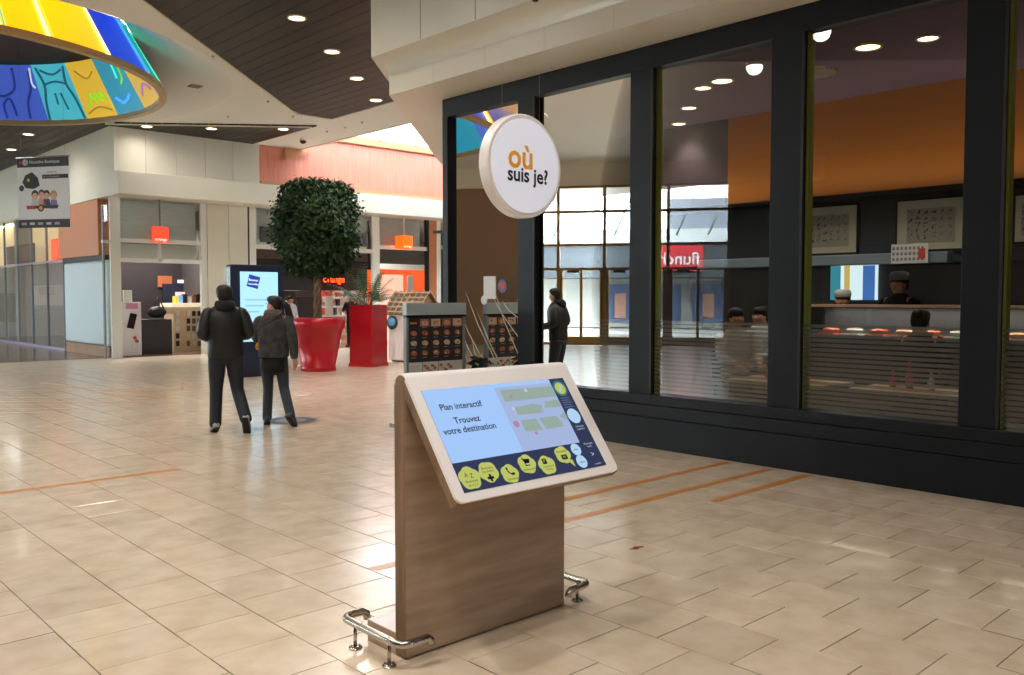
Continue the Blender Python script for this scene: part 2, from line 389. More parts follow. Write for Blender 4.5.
# near outer wall: edges of the panels read off the rim
edges = [ang(0, 30) - 0.62, ang(0, 30) - 0.3, ang(0, 30) + 0.01, ang(50, 42), ang(108, 60), ang(146, 78), ang(166, 95)]
cols = [(bcol, tube_b), (ycol, tube_y), (ycol, tube_y), (ycol, tube_y), (bcol, tube_b), (tcol, tube_t)]
a_end = edges[0] + 2 * math.pi; a_now = edges[-1]
rest_cols = [(indg, indg), (indg, indg), (tcol, tube_t), (ycol, tube_y), (ycol, tube_y), (bcol, tube_b), (tcol, tube_t), (ycol, tube_y), (bcol, tube_b), (ycol, tube_y)]
E2 = list(edges); 
for i in range(10): E2.append(a_now + (a_end - a_now) * (i + 1) / 10)
cc = cols + rest_cols
for i in range(len(E2) - 1):
    a0, a1 = E2[i], E2[i + 1]; pc, tc = cc[i]
    p = put('outer_panel', curved(a0 + 0.006, a1 - 0.006, RB, RTP, ZB + 0.03, ZD, 0.05), pc, drum)
    put('light_tube', MB().tube([pol(a1 - 0.02, RB + 0.05, ZB + 0.06), pol(a1 - 0.02, RTP + 0.05, ZD - 0.02)], 0.03, 8), tc, p)
put('bottom_rail', curved(0, 2 * math.pi, RB - 0.05, RB - 0.05, ZB - 0.06, ZB + 0.05, 0.14, 64), rail, drum)
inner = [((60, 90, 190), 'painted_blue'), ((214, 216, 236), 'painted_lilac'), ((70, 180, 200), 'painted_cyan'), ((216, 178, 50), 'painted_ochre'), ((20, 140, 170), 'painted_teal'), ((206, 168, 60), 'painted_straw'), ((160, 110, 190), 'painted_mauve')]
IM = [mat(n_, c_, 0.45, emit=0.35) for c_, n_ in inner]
order = [2, 0, 3, 4, 0, 2, 3]
fe = [ang(166, 95), ang(162, 99) , ang(146, 110), ang(122, 117.5), ang(90, 121), ang(50, 122.6), ang(0, 123), ang(0, 123) + 0.18]
fe = [a if a > -0.5 else a + 2 * math.pi for a in fe]
fe[0] = fe[1] - 0.2
fm = [IM[6], IM[5], IM[4], IM[3], IM[2], IM[0], IM[0]]
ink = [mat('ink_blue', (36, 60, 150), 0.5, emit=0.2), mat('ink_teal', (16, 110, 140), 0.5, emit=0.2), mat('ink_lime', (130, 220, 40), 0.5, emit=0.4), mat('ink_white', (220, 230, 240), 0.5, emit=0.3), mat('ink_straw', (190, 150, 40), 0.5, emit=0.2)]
def ipol(a, t, off=0.0):                           # a point on the inner face, t = 0 bottom .. 1 top
    r = RB - 0.03 + (RTP - RB) * t - off; return pol(a, r, ZB + 0.02 + (ZD - ZB - 0.03) * t)
for i in range(len(fe) - 1):
    a0, a1 = fe[i], fe[i + 1]
    p = put('inner_panel', curved(a0, a1, RB - 0.04, RTP - 0.04, ZB + 0.02, ZD - 0.005, 0.02), fm[i], drum)
    def stroke(pts, r, m):
        q = [pts[0]] + list(pts) + [pts[-1]]; out = []
        for j in range(1, len(q) - 2):                # smooth curve through the points
            for k in range(5):
                t = k / 5; out.append(tuple(.5 * (2 * q[j][c] + (q[j + 1][c] - q[j - 1][c]) * t + (2 * q[j - 1][c] - 5 * q[j][c] + 4 * q[j + 1][c] - q[j + 2][c]) * t * t + (3 * q[j][c] - q[j - 1][c] - 3 * q[j + 1][c] + q[j + 2][c]) * t ** 3) for c in (0, 1)))
        out.append(pts[-1]); put('painted_line', MB().tube([ipol(a0 + (a1 - a0) * s_, t_, 0.015) for s_, t_ in out], r, 5), m, p)
    if i in (5, 6): 
        stroke([(0.1, .9), (.15, .6), (.3, .35), (.35, .05)], .03, ink[0]); stroke([(0.45, .95), (.5, .6), (.75, .45), (.95, .5)], .03, ink[0]); stroke([(.6, .1), (.65, .4), (.8, .3), (.8, .05)], .03, ink[0])
        stroke([(0.05, .95), (.1, .7), (.05, .6)], .025, ink[3])
    elif i == 4:
        stroke([(0.1, .95), (.2, .65), (.1, .4), (.05, .03)], .03, ink[1]); stroke([(0.9, .95), (.8, .65), (.9, .35), (.95, .03)], .03, ink[1]); stroke([(.2, .65), (.5, .7), (.8, .65)], .025, ink[1]); stroke([(.45, .5), (.4, .2)], .025, ink[1]); stroke([(.6, .5), (.62, .3)], .025, ink[1]); stroke([(.2, .9), (.5, .82), (.8, .9)], .025, ink[1])
    elif i == 3:
        stroke([(0.1, .3), (.25, .45), (.3, .3), (.42, .45), (.5, .3), (.6, .45), (.68, .3), (.85, .22)], .02, ink[2]); stroke([(0.1, .12), (.5, .2), (.9, .1)], .02, ink[4]); stroke([(0.2, .8), (.5, .7), (.8, .85)], .02, ink[4])
    elif i == 2:
        stroke([(0.2, .8), (.25, .6), (.4, .5)], .02, ink[2]); stroke([(0.4, .85), (.45, .6)], .02, MATS['glow_tube_teal']); stroke([(0.3, .3), (.6, .2), (.8, .3)], .03, MATS['glow_tube_blue'])
    else:
        stroke([(0.2, .2), (.5, .35), (.8, .2)], .03, IM[6])
oth = [IM[1], IM[2], IM[3], IM[4], IM[0], IM[3], IM[2], IM[5]]
for i in range(8):
    a0 = fe[-1] + (fe[0] + 2 * math.pi - fe[-1]) * i / 8; a1 = fe[-1] + (fe[0] + 2 * math.pi - fe[-1]) * (i + 1) / 8
    put('inner_panel', curved(a0, a1, RB - 0.04, RTP - 0.04, ZB + 0.02, ZD - 0.005, 0.02), oth[i], drum)

# ------------------------------------------------------------------ RESTAURANT FRONT (plane x = XG, runs along y, ends at a 45 degree corner)
YC = 9.33                                           # far corner of the glazed front
front = struct('wall_right', None, None, 'dark metal framed restaurant shopfront with tall glass panes', 'wall')
put('plinth', MB().box(XG, XG + 0.25, -9, YC, 0, 0.33), BLACKF, front, bevel=0.004)
put('plinth_board', MB().box(XG - 0.015, XG + 0.25, -9, YC, 0.337, 0.468), BLACKF, front, bevel=0.006)
put('sill', MB().box(XG - 0.03, XG + 0.25, -9, YC + 0.01, 0.474, 0.58), BLACKF, front, bevel=0.008)
put('header', MB().box(XG, XG + 0.2, -9, YC, 4.03, 4.27), BLACKF, front, bevel=0.004)
posts = [(9.22, 9.33), (7.585, 7.85), (5.81, 6.085), (4.09, 4.394), (2.40, 2.675), (0.7, 0.98), (-1.0, -0.72), (-2.7, -2.42)]
for a, b in posts:
    p = put('post', MB().box(XG - 0.004, XG + 0.14, a, b, 0.58, 4.03), BLACKF, front, bevel=0.004)
    if b - a > 0.2: put('post_groove', MB().box(XG - 0.008, XG + 0.02, a - 0.028, a - 0.002, 0.58, 4.03), BLACK, p)
# corner return along the 45 degree side
dg = Vector((math.sqrt(.5), math.sqrt(.5), 0))
cr = Vector((XG, YC, 0))
put('corner_post', MB().wall((XG, YC), (XG + 0.09, YC + 0.09), -0.09, 0.58, 4.27), BLACKF, front)
put('return_plinth', MB().wall((XG, YC), (XG + 3.4, YC + 3.4), -0.15, 0, 0.58), BLACKF, front)
put('return_header', MB().wall((XG, YC), (XG + 3.4, YC + 3.4), -0.15, 4.03, 4.27), BLACKF, front)
for k in (1.2, 2.4, 3.3): put('post', MB().wall((XG + k, YC + k), (XG + k + 0.08, YC + k + 0.08), -0.12, 0.58, 4.03), BLACKF, front)
put('return_pane', MB().wall((XG + 0.03, YC - 0.03 + 0.06), (XG + 3.4, YC + 3.4), -0.012, 0.58, 4.03), CLEAR, front)
panes = [(7.85, 9.22), (6.085, 7.585), (4.394, 5.81), (2.675, 4.09), (0.98, 2.40), (-0.72, 0.7), (-2.42, -1.0)]
XP = XG + 0.075
for i, (a, b) in enumerate(panes):
    wn = struct('window_%d' % (i + 1), None, None, ['tall shopfront pane at the far corner with white grass decals and notices', 'tall shopfront pane right behind the round white sign',
        'tall shopfront pane mirroring the bronze glazed entrance', 'tall shopfront pane showing two framed calligraphy sheets', 'shopfront pane at the right edge of the view', 'shopfront pane beside the right edge of the view', 'shopfront pane farthest to the right'][i], 'window')
    put('pane', MB().add([(XP, a, 0.58), (XP, b, 0.58), (XP, b, 4.03), (XP, a, 4.03)], [(0, 1, 2, 3)]), GLASS, wn)
    put('green_reveal', MB().box(XP + 0.004, XP + 0.1, b - 0.035, b - .012, 0.58, 4.03), GREENEDGE, wn)
    if i:
        m = MB(); z = 0.60
        while z < 1.35:
            m.box(XP + 0.003, XP + 0.005, a, b - 0.02, z, z + 0.030); z += 0.0435
        o = put('frosted_stripes', m, STRIPE, wn); o['kind'] = 'stuff'
# decals and notices on the far corner pane
w1 = bpy.data.objects['window_1']
dec = MB(); rg = random.Random(3)
for (ya, za, yb, zb) in [(9.15, 1.55, 8.55, 0.75), (9.1, 1.3, 8.7, 0.7), (8.98, 1.75, 8.35, 0.8), (8.85, 1.15, 8.6, 0.62), (8.75, 1.5, 8.2, 0.7), (8.6, 1.3, 8.25, 0.75), (8.5, 1.75, 7.9, 1.1), (8.4, 1.78, 7.92, 0.9), (8.25, 1.6, 7.9, 1.35), (9.0, 1.0, 8.8, 0.62), (9.2, 1.2, 9.0, 0.66)]:
    d = Vector((0, yb - ya, zb - za)); n_ = Vector((0, -d.z, d.y)).normalized() * 0.006
    A = Vector((XP - 0.004, ya, za)); B = Vector((XP - 0.004, yb, zb)); M_ = (A + B) / 2 + n_ * 5
    dec.add([A, M_ - n_, B - n_, B + n_, M_ + n_], [(0, 1, 2, 3, 4)])
put('grass_decal', dec, mat('decal_white', (206, 208, 196), 0.5), w1)
YU = (0, -1, 0); ZU = (0, 0, 1)
def onpane(px, py): return onx(px, py, XP - 0.005)
q = onpane(489.5, 287.5); n1 = tag(put('paper_notice', MB().obox(q, (0.002, 0, 0), (0, 0.115, 0), (0, 0, 0.145)), OFFW), 'white sheet of paper taped inside the far corner pane', 'notice')
q = onpane(502.5, 286); t = thing('window_sticker', 'round red, white and blue sticker on the far corner pane', 'sticker', q)
put('ring', flat(q, YU, ZU, disc(0, 0, 0.085), 0.001), mat('sticker_blue', (70, 84, 130), 0.5), t); put('centre', flat(q, YU, ZU, [(-.05, .05), (-.055, 0), (0, -.06), (.055, 0), (.05, .05), (0, .03)], 0.002), mat('sticker_red', (196, 60, 60), 0.5), t)
q = onpane(484, 300); tag(put('window_sticker', flat(q, YU, ZU, disc(0, 0, 0.06), 0.001), OFFW), 'small pale round sticker low on the far corner pane', 'sticker')

# soffit, fascia and upper wall, following the corner
def offs(d):
    yc = YC + d * 0.414 if d < .68 else YC + .277 - (d - .67) * .3
    return [(XG - d, -9.0), (XG - d, yc), (XG - d + 4.2, yc + 4.2)]
def ribbon(name, d0, z0, d1, z1, m, parent, smooth=False):
    a, b = offs(d0), offs(d1); vs = [(p[0], p[1], z0) for p in a] + [(p[0], p[1], z1) for p in b]
    return put(name, MB().add(vs, [(0, 1, 4, 3), (1, 2, 5, 4)], smooth), m, parent)
upper = struct('wall_upper', None, None, 'cream panelled bulkhead above the dark restaurant front', 'wall')
ribbon('soffit', -0.2, 4.27, 0.67, 4.27, WHITE, upper)
ribbon('lower_fascia', 0.67, 4.27, 0.67, 4.52, WHITE, upper)
prev = None
a_, b_ = [], []
cv = [(0.67, 4.52), (0.68, 4.57), (0.71, 4.62), (0.77, 4.655), (0.85, 4.672), (0.95, 4.678), (1.02, 4.68)]
vs, fs = [], []
for d, z in cv: vs += [(p[0], p[1], z) for p in offs(d)]
for i in range(len(cv) - 1):
    for k in (0, 1): fs.append((i * 3 + k, i * 3 + k + 1, i * 3 + k + 4, i * 3 + k + 3))
put('cove', MB().add(vs, fs, True), WHITE, upper)
ribbon('upper_wall', 1.02, 4.68, 1.02, ZC, WHITE, upper)
xw = XG - 1.02
for k in range(7):
    y = 8.46 - 1.0 * k * 1.0
    put('panel_joint', MB().box(xw - 0.002, xw + 0.01, y - 0.005, y + 0.005, 4.69, ZC), JOINT, upper)
    y2 = 8.67 - 1.0 * k * 0.97
    put('panel_joint', MB().box(XG - 0.672, XG - 0.66, y2 - 0.002, y2 + 0.002, 4.28, 4.52), mat('fine_joint', (196, 190, 172), 0.7), upper)
q = onx(537, 0, xw); tag(put('wall_bracket', MB().box(xw - 0.05, xw, q.y - 0.02, q.y + 0.02, q.z - 0.02, q.z + 0.04), BLACK), 'small black fixing on the cream bulkhead at the top', 'bracket')

# ------------------------------------------------------------------ RESTAURANT INSIDE
XB = 11.3; ZI = 4.27
PURPLE = mat('purple_grey_ceiling', (112, 90, 112), 0.7); OCHRE = mat('ochre_wall', (190, 116, 40), 0.6); SLATE = mat('slate_panel', (52, 58, 66), 0.5)
DARKW = vary(mat('dark_wood', (58, 44, 36), 0.4), (48, 36, 30), (70, 54, 44), 3, (1, 6, 1))
struct('floor_restaurant', MB().box(XG + 0.1, 16, -9, 9.2, -0.05, 0.0), DARKW)
struct('ceiling_restaurant', MB().prism([(XG + 0.05, -9), (16, -9), (16, 17), (XG + 0.15, YC - 0.02)], ZI, ZI + 0.1), PURPLE)
wb = struct('wall_back', None, None, 'back wall of the restaurant, ochre above slate', 'wall')
put('ochre_field', MB().box(XB, XB + 0.15, -9, 7.4, 2.92, ZI), OCHRE, wb); put('plum_field', MB().box(XB, XB + 0.15, 7.4, 14, 2.92, ZI), mat('plum_wall', (84, 70, 76), .6), wb)
put('slate_band', MB().box(XB - 0.03, XB + 0.15, -9, 14, 2.05, 2.92), SLATE, wb)
put('ledge', MB().box(XB - 0.42, XB + 0.1, -9, 14, 2.90, 2.95), BLACKF, wb)
ld = bpy.data.lights.new('ledge_fill_light', 'AREA'); ld.shape = 'RECTANGLE'; ld.size = 14; ld.size_y = .08; ld.energy = 20; ld.color = (1, .9, .78)  # added strip light that brightens the ochre wall and ceiling
lo = bpy.data.objects.new('ledge_fill_light', ld); COL.objects.link(lo); lo.location = (XB - .35, 2.5, 2.96); lo.rotation_euler = (R(180), 0, R(90)); lo.parent = wb; lo.matrix_parent_inverse = WM(wb).inverted()
put('lower_field', MB().box(XB, XB + 0.15, -9, 14, 0, 2.05), mat('kitchen_dark', (36, 36, 38), 0.5), wb)
struct('wall_front_side', MB().box(XG + 0.2, 16, -9.1, -9, 0, ZI), SLATE)
# brown panelled partition seen through the corner pane
pt = struct('wall_partition', None, None, 'brown and tan panelled partition behind the corner pane', 'wall')
YPt = 9.9
BROWNP = mat('brown_panel', (150, 116, 90), 0.5); TAN = mat('tan_panel', (206, 150, 92), 0.5)
for k in range(4):
    x0 = 7.95 + k * 0.95
    put('brown_panel', MB().box(x0, x0 + 0.94, YPt, YPt + 0.05, 0, 2.2), BROWNP, pt)
    put('tan_panel', MB().box(x0, x0 + 0.94, YPt, YPt + 0.05, 2.24, 2.9), TAN, pt)
    put('pale_panel', MB().box(x0, x0 + 0.94, YPt, YPt + 0.05, 2.92, 4.27), mat('sand_panel', (190, 176, 140), 0.5), pt)
put('rail', MB().box(7.95, 11.3, YPt - 0.02, YPt + 0.02, 2.2, 2.24), SLATE, pt)
put('hanging_rod', MB().tube([(8.35, YPt - 0.12, 0.7), (8.35, YPt - 0.12, 2.9)], 0.018, 8), OFFW, pt)
put('drum_reflection_panel', MB().box(8.0, 9.2, YPt - 0.3, YPt - 0.26, 3.2, 4.0), mat('indigo', (40, 36, 70), 0.5), pt)  # indigo stands in for the drum's reflection in the corner pane
# framed calligraphy
INK = mat('ink', (50, 50, 48), 0.7); PAPER = mat('rice_paper', (214, 208, 186), 0.7); PAPER2 = mat('grey_silk', (176, 172, 158), 0.7)
XF = XB - 0.06
def calligraphy(px0, px1, py0, py1, label, seed):
    a = onx(px0, py0, XF); b = onx(px1, py1, XF); y0, y1, z0, z1 = min(a.y, b.y), max(a.y, b.y), min(a.z, b.z), max(a.z, b.z)
    t = thing('framed_calligraphy', label, 'picture', (XF, (y0 + y1) / 2, z0), 0, 'framed calligraphy sheets')
    put('frame', MB().box(XF, XF + 0.03, y0 - 0.03, y1 + 0.03, z0 - 0.03, z1 + 0.03), BLACK, t)
    put('sheet', MB().box(XF - 0.004, XF, y0, y1, z0, z1), PAPER, t)
    W, H = y1 - y0, z1 - z0
    s = put('silk_field', MB().box(XF - 0.006, XF - 0.004, y0 + W * .13, y1 - W * .15, z0 + H * .13, z1 - H * .17), PAPER2, t)
    rg = random.Random(seed); m = MB(); o_ = Vector((XF - 0.007, y1, z0))
    for c in range(6):
        cy = W * (0.2 + 0.12 * c); n_ = rg.choice((4, 5)); sz = 0.030 if c < 4 else 0.022
        for r_ in range(n_):
            cz = H * (0.76 - 0.62 * r_ / n_)
            for k in range(6):
                u0, v0 = rg.uniform(-sz, sz) * .8, rg.uniform(-sz, sz) * .8; a_ = rg.choice((0.1, 1.5, 0.9, 2.3)) + rg.uniform(-.2, .2); l_ = rg.uniform(.35, .9) * sz; w_ = rg.uniform(.08, .16) * sz
                du, dv = math.cos(a_) * l_, math.sin(a_) * l_
                pts = [(cy + u0 - du - dv * .1, cz + v0 - dv), (cy + u0 + w_, cz + v0 - w_), (cy + u0 + du, cz + v0 + dv), (cy + u0 - w_ * 1.5, cz + v0 + w_ * 1.5)]
                m.add([o_ + Vector((0, -p[0], p[1])) for p in pts], [(0, 1, 2, 3)])
    put('brush_strokes', m, INK, s)
calligraphy(803, 856, 209, 252, 'framed calligraphy sheet on the slate band, left one of the pair', 5)
calligraphy(898, 964, 202, 248, 'framed calligraphy sheet on the slate band, right one of the pair', 8)
calligraphy(1016, 1060, 196, 240, 'framed calligraphy sheet on the slate band behind the rightmost pane', 9)
# serving counter and its hood
def Zx(px, py, x): return onx(px, py, x).z
HZ = onx(850, 238, 10.6)
tag(put('counter_hood', MB().box(10.55, 10.75, 3.96, 7.4, 2.02, 2.15), mat('blue_grey_metal', (120, 136, 146), 0.4), bevel=0.01), 'long blue grey metal hood over the serving counter', 'hood')
ct = thing('serving_counter', 'low dark sushi serving counter with a glass display case', 'counter', (10.2, 3.0, 0))
put('body', MB().box(9.95, 10.5, -2, 5.6, 0, 1.12), DARKW, ct); put('top', MB().box(9.9, 10.55, -2, 5.65, 1.12, 1.16), SLATE, ct)
dc = thing('display_case', 'glass fronted fish display case on the serving counter', 'display case', (10.27, 4.0, 1.16)); put('case_shelf', MB().box(10.05, 10.5, 2.6, 5.4, 1.5, 1.53), PINE, dc); put('case_glass', MB().add([(10.05, 2.6, 1.16), (10.05, 5.4, 1.16), (10.05, 5.4, 1.5), (10.05, 2.6, 1.5)], [(0, 1, 2, 3)]), CLEAR, dc); put('case_back', MB().box(10.48, 10.5, 2.6, 5.4, 1.16, 1.5), SLATE, dc)
SALMON = mat('salmon', (216, 96, 60), 0.4)
for k in range(9):
    y = 5.2 - k * 0.3; c_ = [SALMON, OFFW, SALMON, mat('ginger', (226, 170, 130), 0.4)][k % 4]
    tag(put('food_tray', MB().box(10.1, 10.4, y - 0.11, y + 0.11, 1.162, 1.18).ball((10.25, y, 1.208), 0.13, 0.1, 0.045, 10, 6), c_), 'tray of sliced fish in the counter display case', 'food tray', 'trays in the display case')
ld = bpy.data.lights.new('case_light', 'AREA'); ld.shape = 'RECTANGLE'; ld.size = 2.7; ld.size_y = 0.1; ld.energy = 12; ld.color = (1, .9, .75)
lo = bpy.data.objects.new('case_light', ld); COL.objects.link(lo); lo.location = (10.3, 4.0, 1.49); lo.rotation_euler = (0, 0, R(90)); lo.parent = dc; lo.matrix_parent_inverse = WM(dc).inverted()
# lit hatch in the back wall
ht = thing('lit_hatch', 'bright lit hatch with coloured posters behind the chef', 'hatch', (11.2, 3.6, 1.4))
a = onx(831, 262, 11.24); b = onx(877, 300, 11.24)
put('lit_panel', MB().box(11.24, 11.265, b.y, a.y, b.z, a.z), mat('hatch_glow', (200, 225, 235), 0.5, emit=0.8), ht)
for k, (c_, f0, f1) in enumerate([((60, 150, 170), .0, .22), ((220, 190, 110), .3, .42), ((70, 120, 200), .7, .95)]):
    put('poster', MB().box(11.235, 11.24, a.y - (a.y - b.y) * f1, a.y - (a.y - b.y) * f0, b.z, a.z - 0.03 * k), mat('hatch_poster_%d' % k, c_, 0.5, emit=0.45), ht)
q = onx(908, 254, 10.5); t = thing('menu_card', 'small white printed card hanging under the counter hood', 'card', (10.5, q.y, q.z - 0.12))
put('card', MB().box(10.5, 10.505, q.y - .23, q.y + .2, q.z - .11, q.z + .12), OFFW, t)
m = MB(); rg = random.Random(2)
for i in range(8):
    for j in range(3): y = q.y + .17 - i * .048; z = q.z + .07 - j * .065; m.box(10.497, 10.5, y - .014, y + .014, z - .018, z + .016)
put('print', m, GREY, t)
put('red_print', MB().box(10.496, 10.499, q.y - .2, q.y - .12, q.z - .06, q.z + .06), mat('print_red', (190, 70, 60), 0.5), t)
# steel rack at the right
t = thing('steel_rack', 'small steel framed glass rack at the end of the counter', 'rack', (10.1, 2.2, 1.16))
for (x_, y_) in ((10.0, 1.75), (10.0, 2.4), (10.4, 1.75), (10.4, 2.4)): put('upright', MB().box(x_ - .015, x_ + .015, y_ - .015, y_ + .015, 1.16, 1.95), STEEL, t)
put('top_shelf', MB().box(9.98, 10.42, 1.73, 2.42, 1.93, 1.96), STEEL, t); put('shelf', MB().box(9.98, 10.42, 1.73, 2.42, 1.55, 1.57), STEEL, t)
# dining tables by the glass with bottles and red lanterns
def dtable(x, y, label):
    t = thing('dining_table', label, 'table', (x, y, 0), 0, 'restaurant tables by the glass')
    put('table_top', MB().box(x - .35, x + .35, y - .55, y + .55, .71, .75), mat('pale_table', (176, 140, 100), 0.35), t, bevel=.006); put('leg', MB().box(x - .05, x + .05, y - .05, y + .05, 0.02, .71), BLACK, t); put('foot', MB().box(x - .25, x + .25, y - .25, y + .25, 0, .02), BLACK, t)
dtable(8.4, 3.35, 'pale restaurant table behind the pane with the calligraphy'); dtable(8.35, 4.7, 'pale restaurant table behind the pane mirroring the entrance'); dtable(8.4, 1.6, 'pale restaurant table behind the rightmost pane')
REDP = mat('red_plastic', (190, 40, 50), 0.4)
def bottle(x, y, lb, m, h=.2):
    t = thing('sauce_bottle', lb, 'bottle', (x, y, .75), 0, 'sauce bottles on the restaurant tables')
    put('body', MB().lathe([(.03, 0), (.032, .02), (.032, h * .55), (.014, h * .75), (.012, h)], (x, y, .75), 12), m, t); put('cap', MB().lathe([(.014, h), (.014, h + .03)], (x, y, .75), 10), REDP, t)
for y0, lb in ((3.35, 'pane with the calligraphy'), (4.7, 'pane mirroring the entrance'), (1.6, 'rightmost pane')):
    bottle(8.35, y0 + .1, 'tall red sauce bottle on the table behind the ' + lb, REDP, .24); bottle(8.3, y0 - .12, 'clear sauce bottle with red cap on the table behind the ' + lb, LGREY, .17); bottle(8.45, y0 + .3, 'short red sauce bottle on the table behind the ' + lb, REDP, .13)
def schair(x, y, rz, lb, h=1.0):
    t = thing('dining_chair', lb, 'chair', (x, y, 0), rz, 'dark chairs at the restaurant tables'); t.scale = (1, 1, h)
    for sx in (-1, 1):
        for sy in (-1, 1): put('leg', MB().box(sx * .18 - .02, sx * .18 + .02, sy * .18 - .02, sy * .18 + .02, 0, .44), BLACK, t, world=False)
    put('seat', MB().box(-.22, .22, -.22, .22, .44, .48), DARKW, t, world=False); put('backrest', MB().box(-.22, .22, -.22, -.18, .48, .92), DARKW, t, world=False)
schair(9.0, 4.15, R(90), 'dark chair between the two nearest restaurant tables'); schair(8.78, onx(736, 305, 8.75).y, R(150), 'dark high chair under the diner in the pale top', 1.4); schair(8.45, 2.55, 0, 'dark chair at the near end of the calligraphy pane table'); schair(9.82, onx(760, 306, 9.8).y, R(90), 'dark high chair under the diner in the white top', 1.4)
# lamps of the restaurant
for i, (px, py, big) in enumerate([(722, 80, 1), (703, 87, 0), (689, 107, 0), (679, 123, 0), (661, 150, 0), (731, 142, 1), (868, 46, 1), (928, 37, 0), (815, 68, 0)]):
    q = onz(px, py, ZI)
    if q.x > 15.5 or q.x < XG + .3: continue
    lb = ['ring shaped downlight nearest the top of the third pane', 'small downlight beside the ring lamp in the third pane', 'small downlight below the ring lamp in the third pane', 'small downlight in the middle of the third pane', 'lowest small downlight in the third pane', 'ring shaped downlight over the diners', 'ring shaped downlight above the calligraphy sheets', 'small downlight at the upper right above the calligraphy', 'small downlight at the upper left above the calligraphy'][i]
    downlight(q.x, q.y, ZI, lb, 34.0, 'downlights in the restaurant ceiling', 1.0 if big else .8, 110)
downlight(8.9, 8.75, ZI, 'added restaurant downlight that brightens the brown partition', 60.0, 'downlights in the restaurant ceiling', .8, 130)  # extra lamp added to light the partition
q = onz(822, 70, ZI); tag(put('ceiling_diffuser', MB().lathe([(.26, .0), (.25, -.03), (.18, -.02), (.16, -.04), (.1, -.03), (.08, -.045), (0.01, -.045)], (q.x, q.y + .1, ZI), 28), mat('diffuser', (150, 142, 130), .5)), 'round slotted air diffuser beside the upper left restaurant downlight', 'air diffuser')

# ------------------------------------------------------------------ FAR SHOPS (band at y = 23, glazing at y = 24) AND THE PASSAGE WALL x = 8
YB, YG = 23.0, 24.0; ZS, ZT = 4.24, 4.82; XE = 7.87
far = struct('wall_far', None, None, 'white panelled band above the far shops', 'wall')
band = MB().prism([(XE, YB), (30, YB), (30, YB + 0.5), (XE + 0.5, YB + 0.5), (XE + 0.5, 40), (XE, 40)], ZS, ZT); put('band', band, WHITE, far, bevel=.01)
put('soffit', MB().prism([(XE + .3, YB + .3), (30, YB + .3), (30, YG + .4), (XE + .3, YG + .4)], ZS + 0.01, ZS + .1), WHITE, far)
for k in range(5):                                   # recessed upper panels up to the ceiling
    x0 = XE + 0.02 + k * 0.8 if k else XE + .02
    put('upper_panel', MB().box(x0 + .004, x0 + .796, YB + .35, YB + .45, ZT, ZC), WHITE, far)
put('upper_side', MB().box(XE + .02, XE + .1, YB + .452, 40, ZT, ZC), WHITE, far)
for k in range(9):                                   # timber panels below the skylight
    x0 = XE + 0.02 + 4.0 + .04 + k * 1.6
    put('timber_panel', MB().box(x0 + .008, x0 + 1.592, YB + .5, YB + .56, ZT, 6.4), PINK, far)
put('timber_rail', MB().box(XE + 4.05, 29, YB + .3, YB + .6, ZT, ZT + .14), BEAM, far)
put('timber_beam', MB().box(XE + 4.05, 29, YB + .42, YB + .7, 6.4, 6.62), BEAM, far)
put('ceiling_upstand', MB().box(13.2, 13.28, 14, 23.4, ZC - .02, 7.4), WHITE, far)
put('timber_gable', MB().add([(12.7, YB + .35, 5.62), (13.6, YB + .35, 5.99), (12.7, YB + .35, 5.99), (12.7, YB + .45, 5.62), (13.6, YB + .45, 5.99), (12.7, YB + .45, 5.99)], [(0, 1, 2), (3, 5, 4), (0, 3, 4, 1), (1, 4, 5, 2), (2, 5, 3, 0)]), BEAM, far)
# skylight over the far right corner: sloping glazing on grey bars
sk = struct('window_8', None, None, 'sloping skylight strip above the timber panelled wall', 'window')
for k in range(12):
    x0 = 13.3 + k * 1.4
    put('glazing_bar', MB().obox((x0, 20.2, 7.0), (.015, 0, 0), (0, 3.8, -.45), (0, .004, .03)), GREY, sk)
    if k < 11: put('pane', MB().add([(x0, 16.4, 7.47), (x0 + 1.4, 16.4, 7.47), (x0 + 1.4, 24, 6.57), (x0, 24, 6.57)], [(0, 1, 2, 3)]), DIMGLASS, sk)
put('roof_deck', MB().box(21.5, 29.5, 18.6, 24, 7.5, 7.6), mat('roof_grey', (150, 152, 156), .6), sk)  # deck added over the skylight's end to cut daylight on the shops
put('roof_deck', MB().box(13.28, 29.5, 9, 20.6, 7.45, 7.6), mat('roof_grey', (150, 152, 156), .6), sk)  # deck extended over part of the skylight to dim it
struct('wall_light_block', MB().box(11.6, 29.5, 12.8, 13.0, 0, 7.5), WHITE)  # unseen wall added to stop sky light leaking onto the timber panels
struct('wall_end', MB().box(29.5, 29.7, 9, 34, 0, 7.5), WHITE)
struct('wall_shop_rear', MB().box(8.1, 29.5, 33.8, 34, 0, ZS + .1), mat('shop_rear', (150, 144, 138), .6))
struct('ceiling_shops', MB().box(8.1, 29.5, YG + .3, 34, ZS + .02, ZS + .12), mat('shop_ceiling', (170, 166, 160), .6))
struct('wall_shop_divider', MB().box(11.3, 11.5, YG + .1, 34, 0, ZS), mat('shop_divider', (70, 66, 66), .6))

def Xp(px, y=YG): return ony(px, 297, y).x
def Zp(px, py, y=YG): return ony(px, py, y).z
FRAMEW = mat('white_frame', (232, 234, 230), .35)
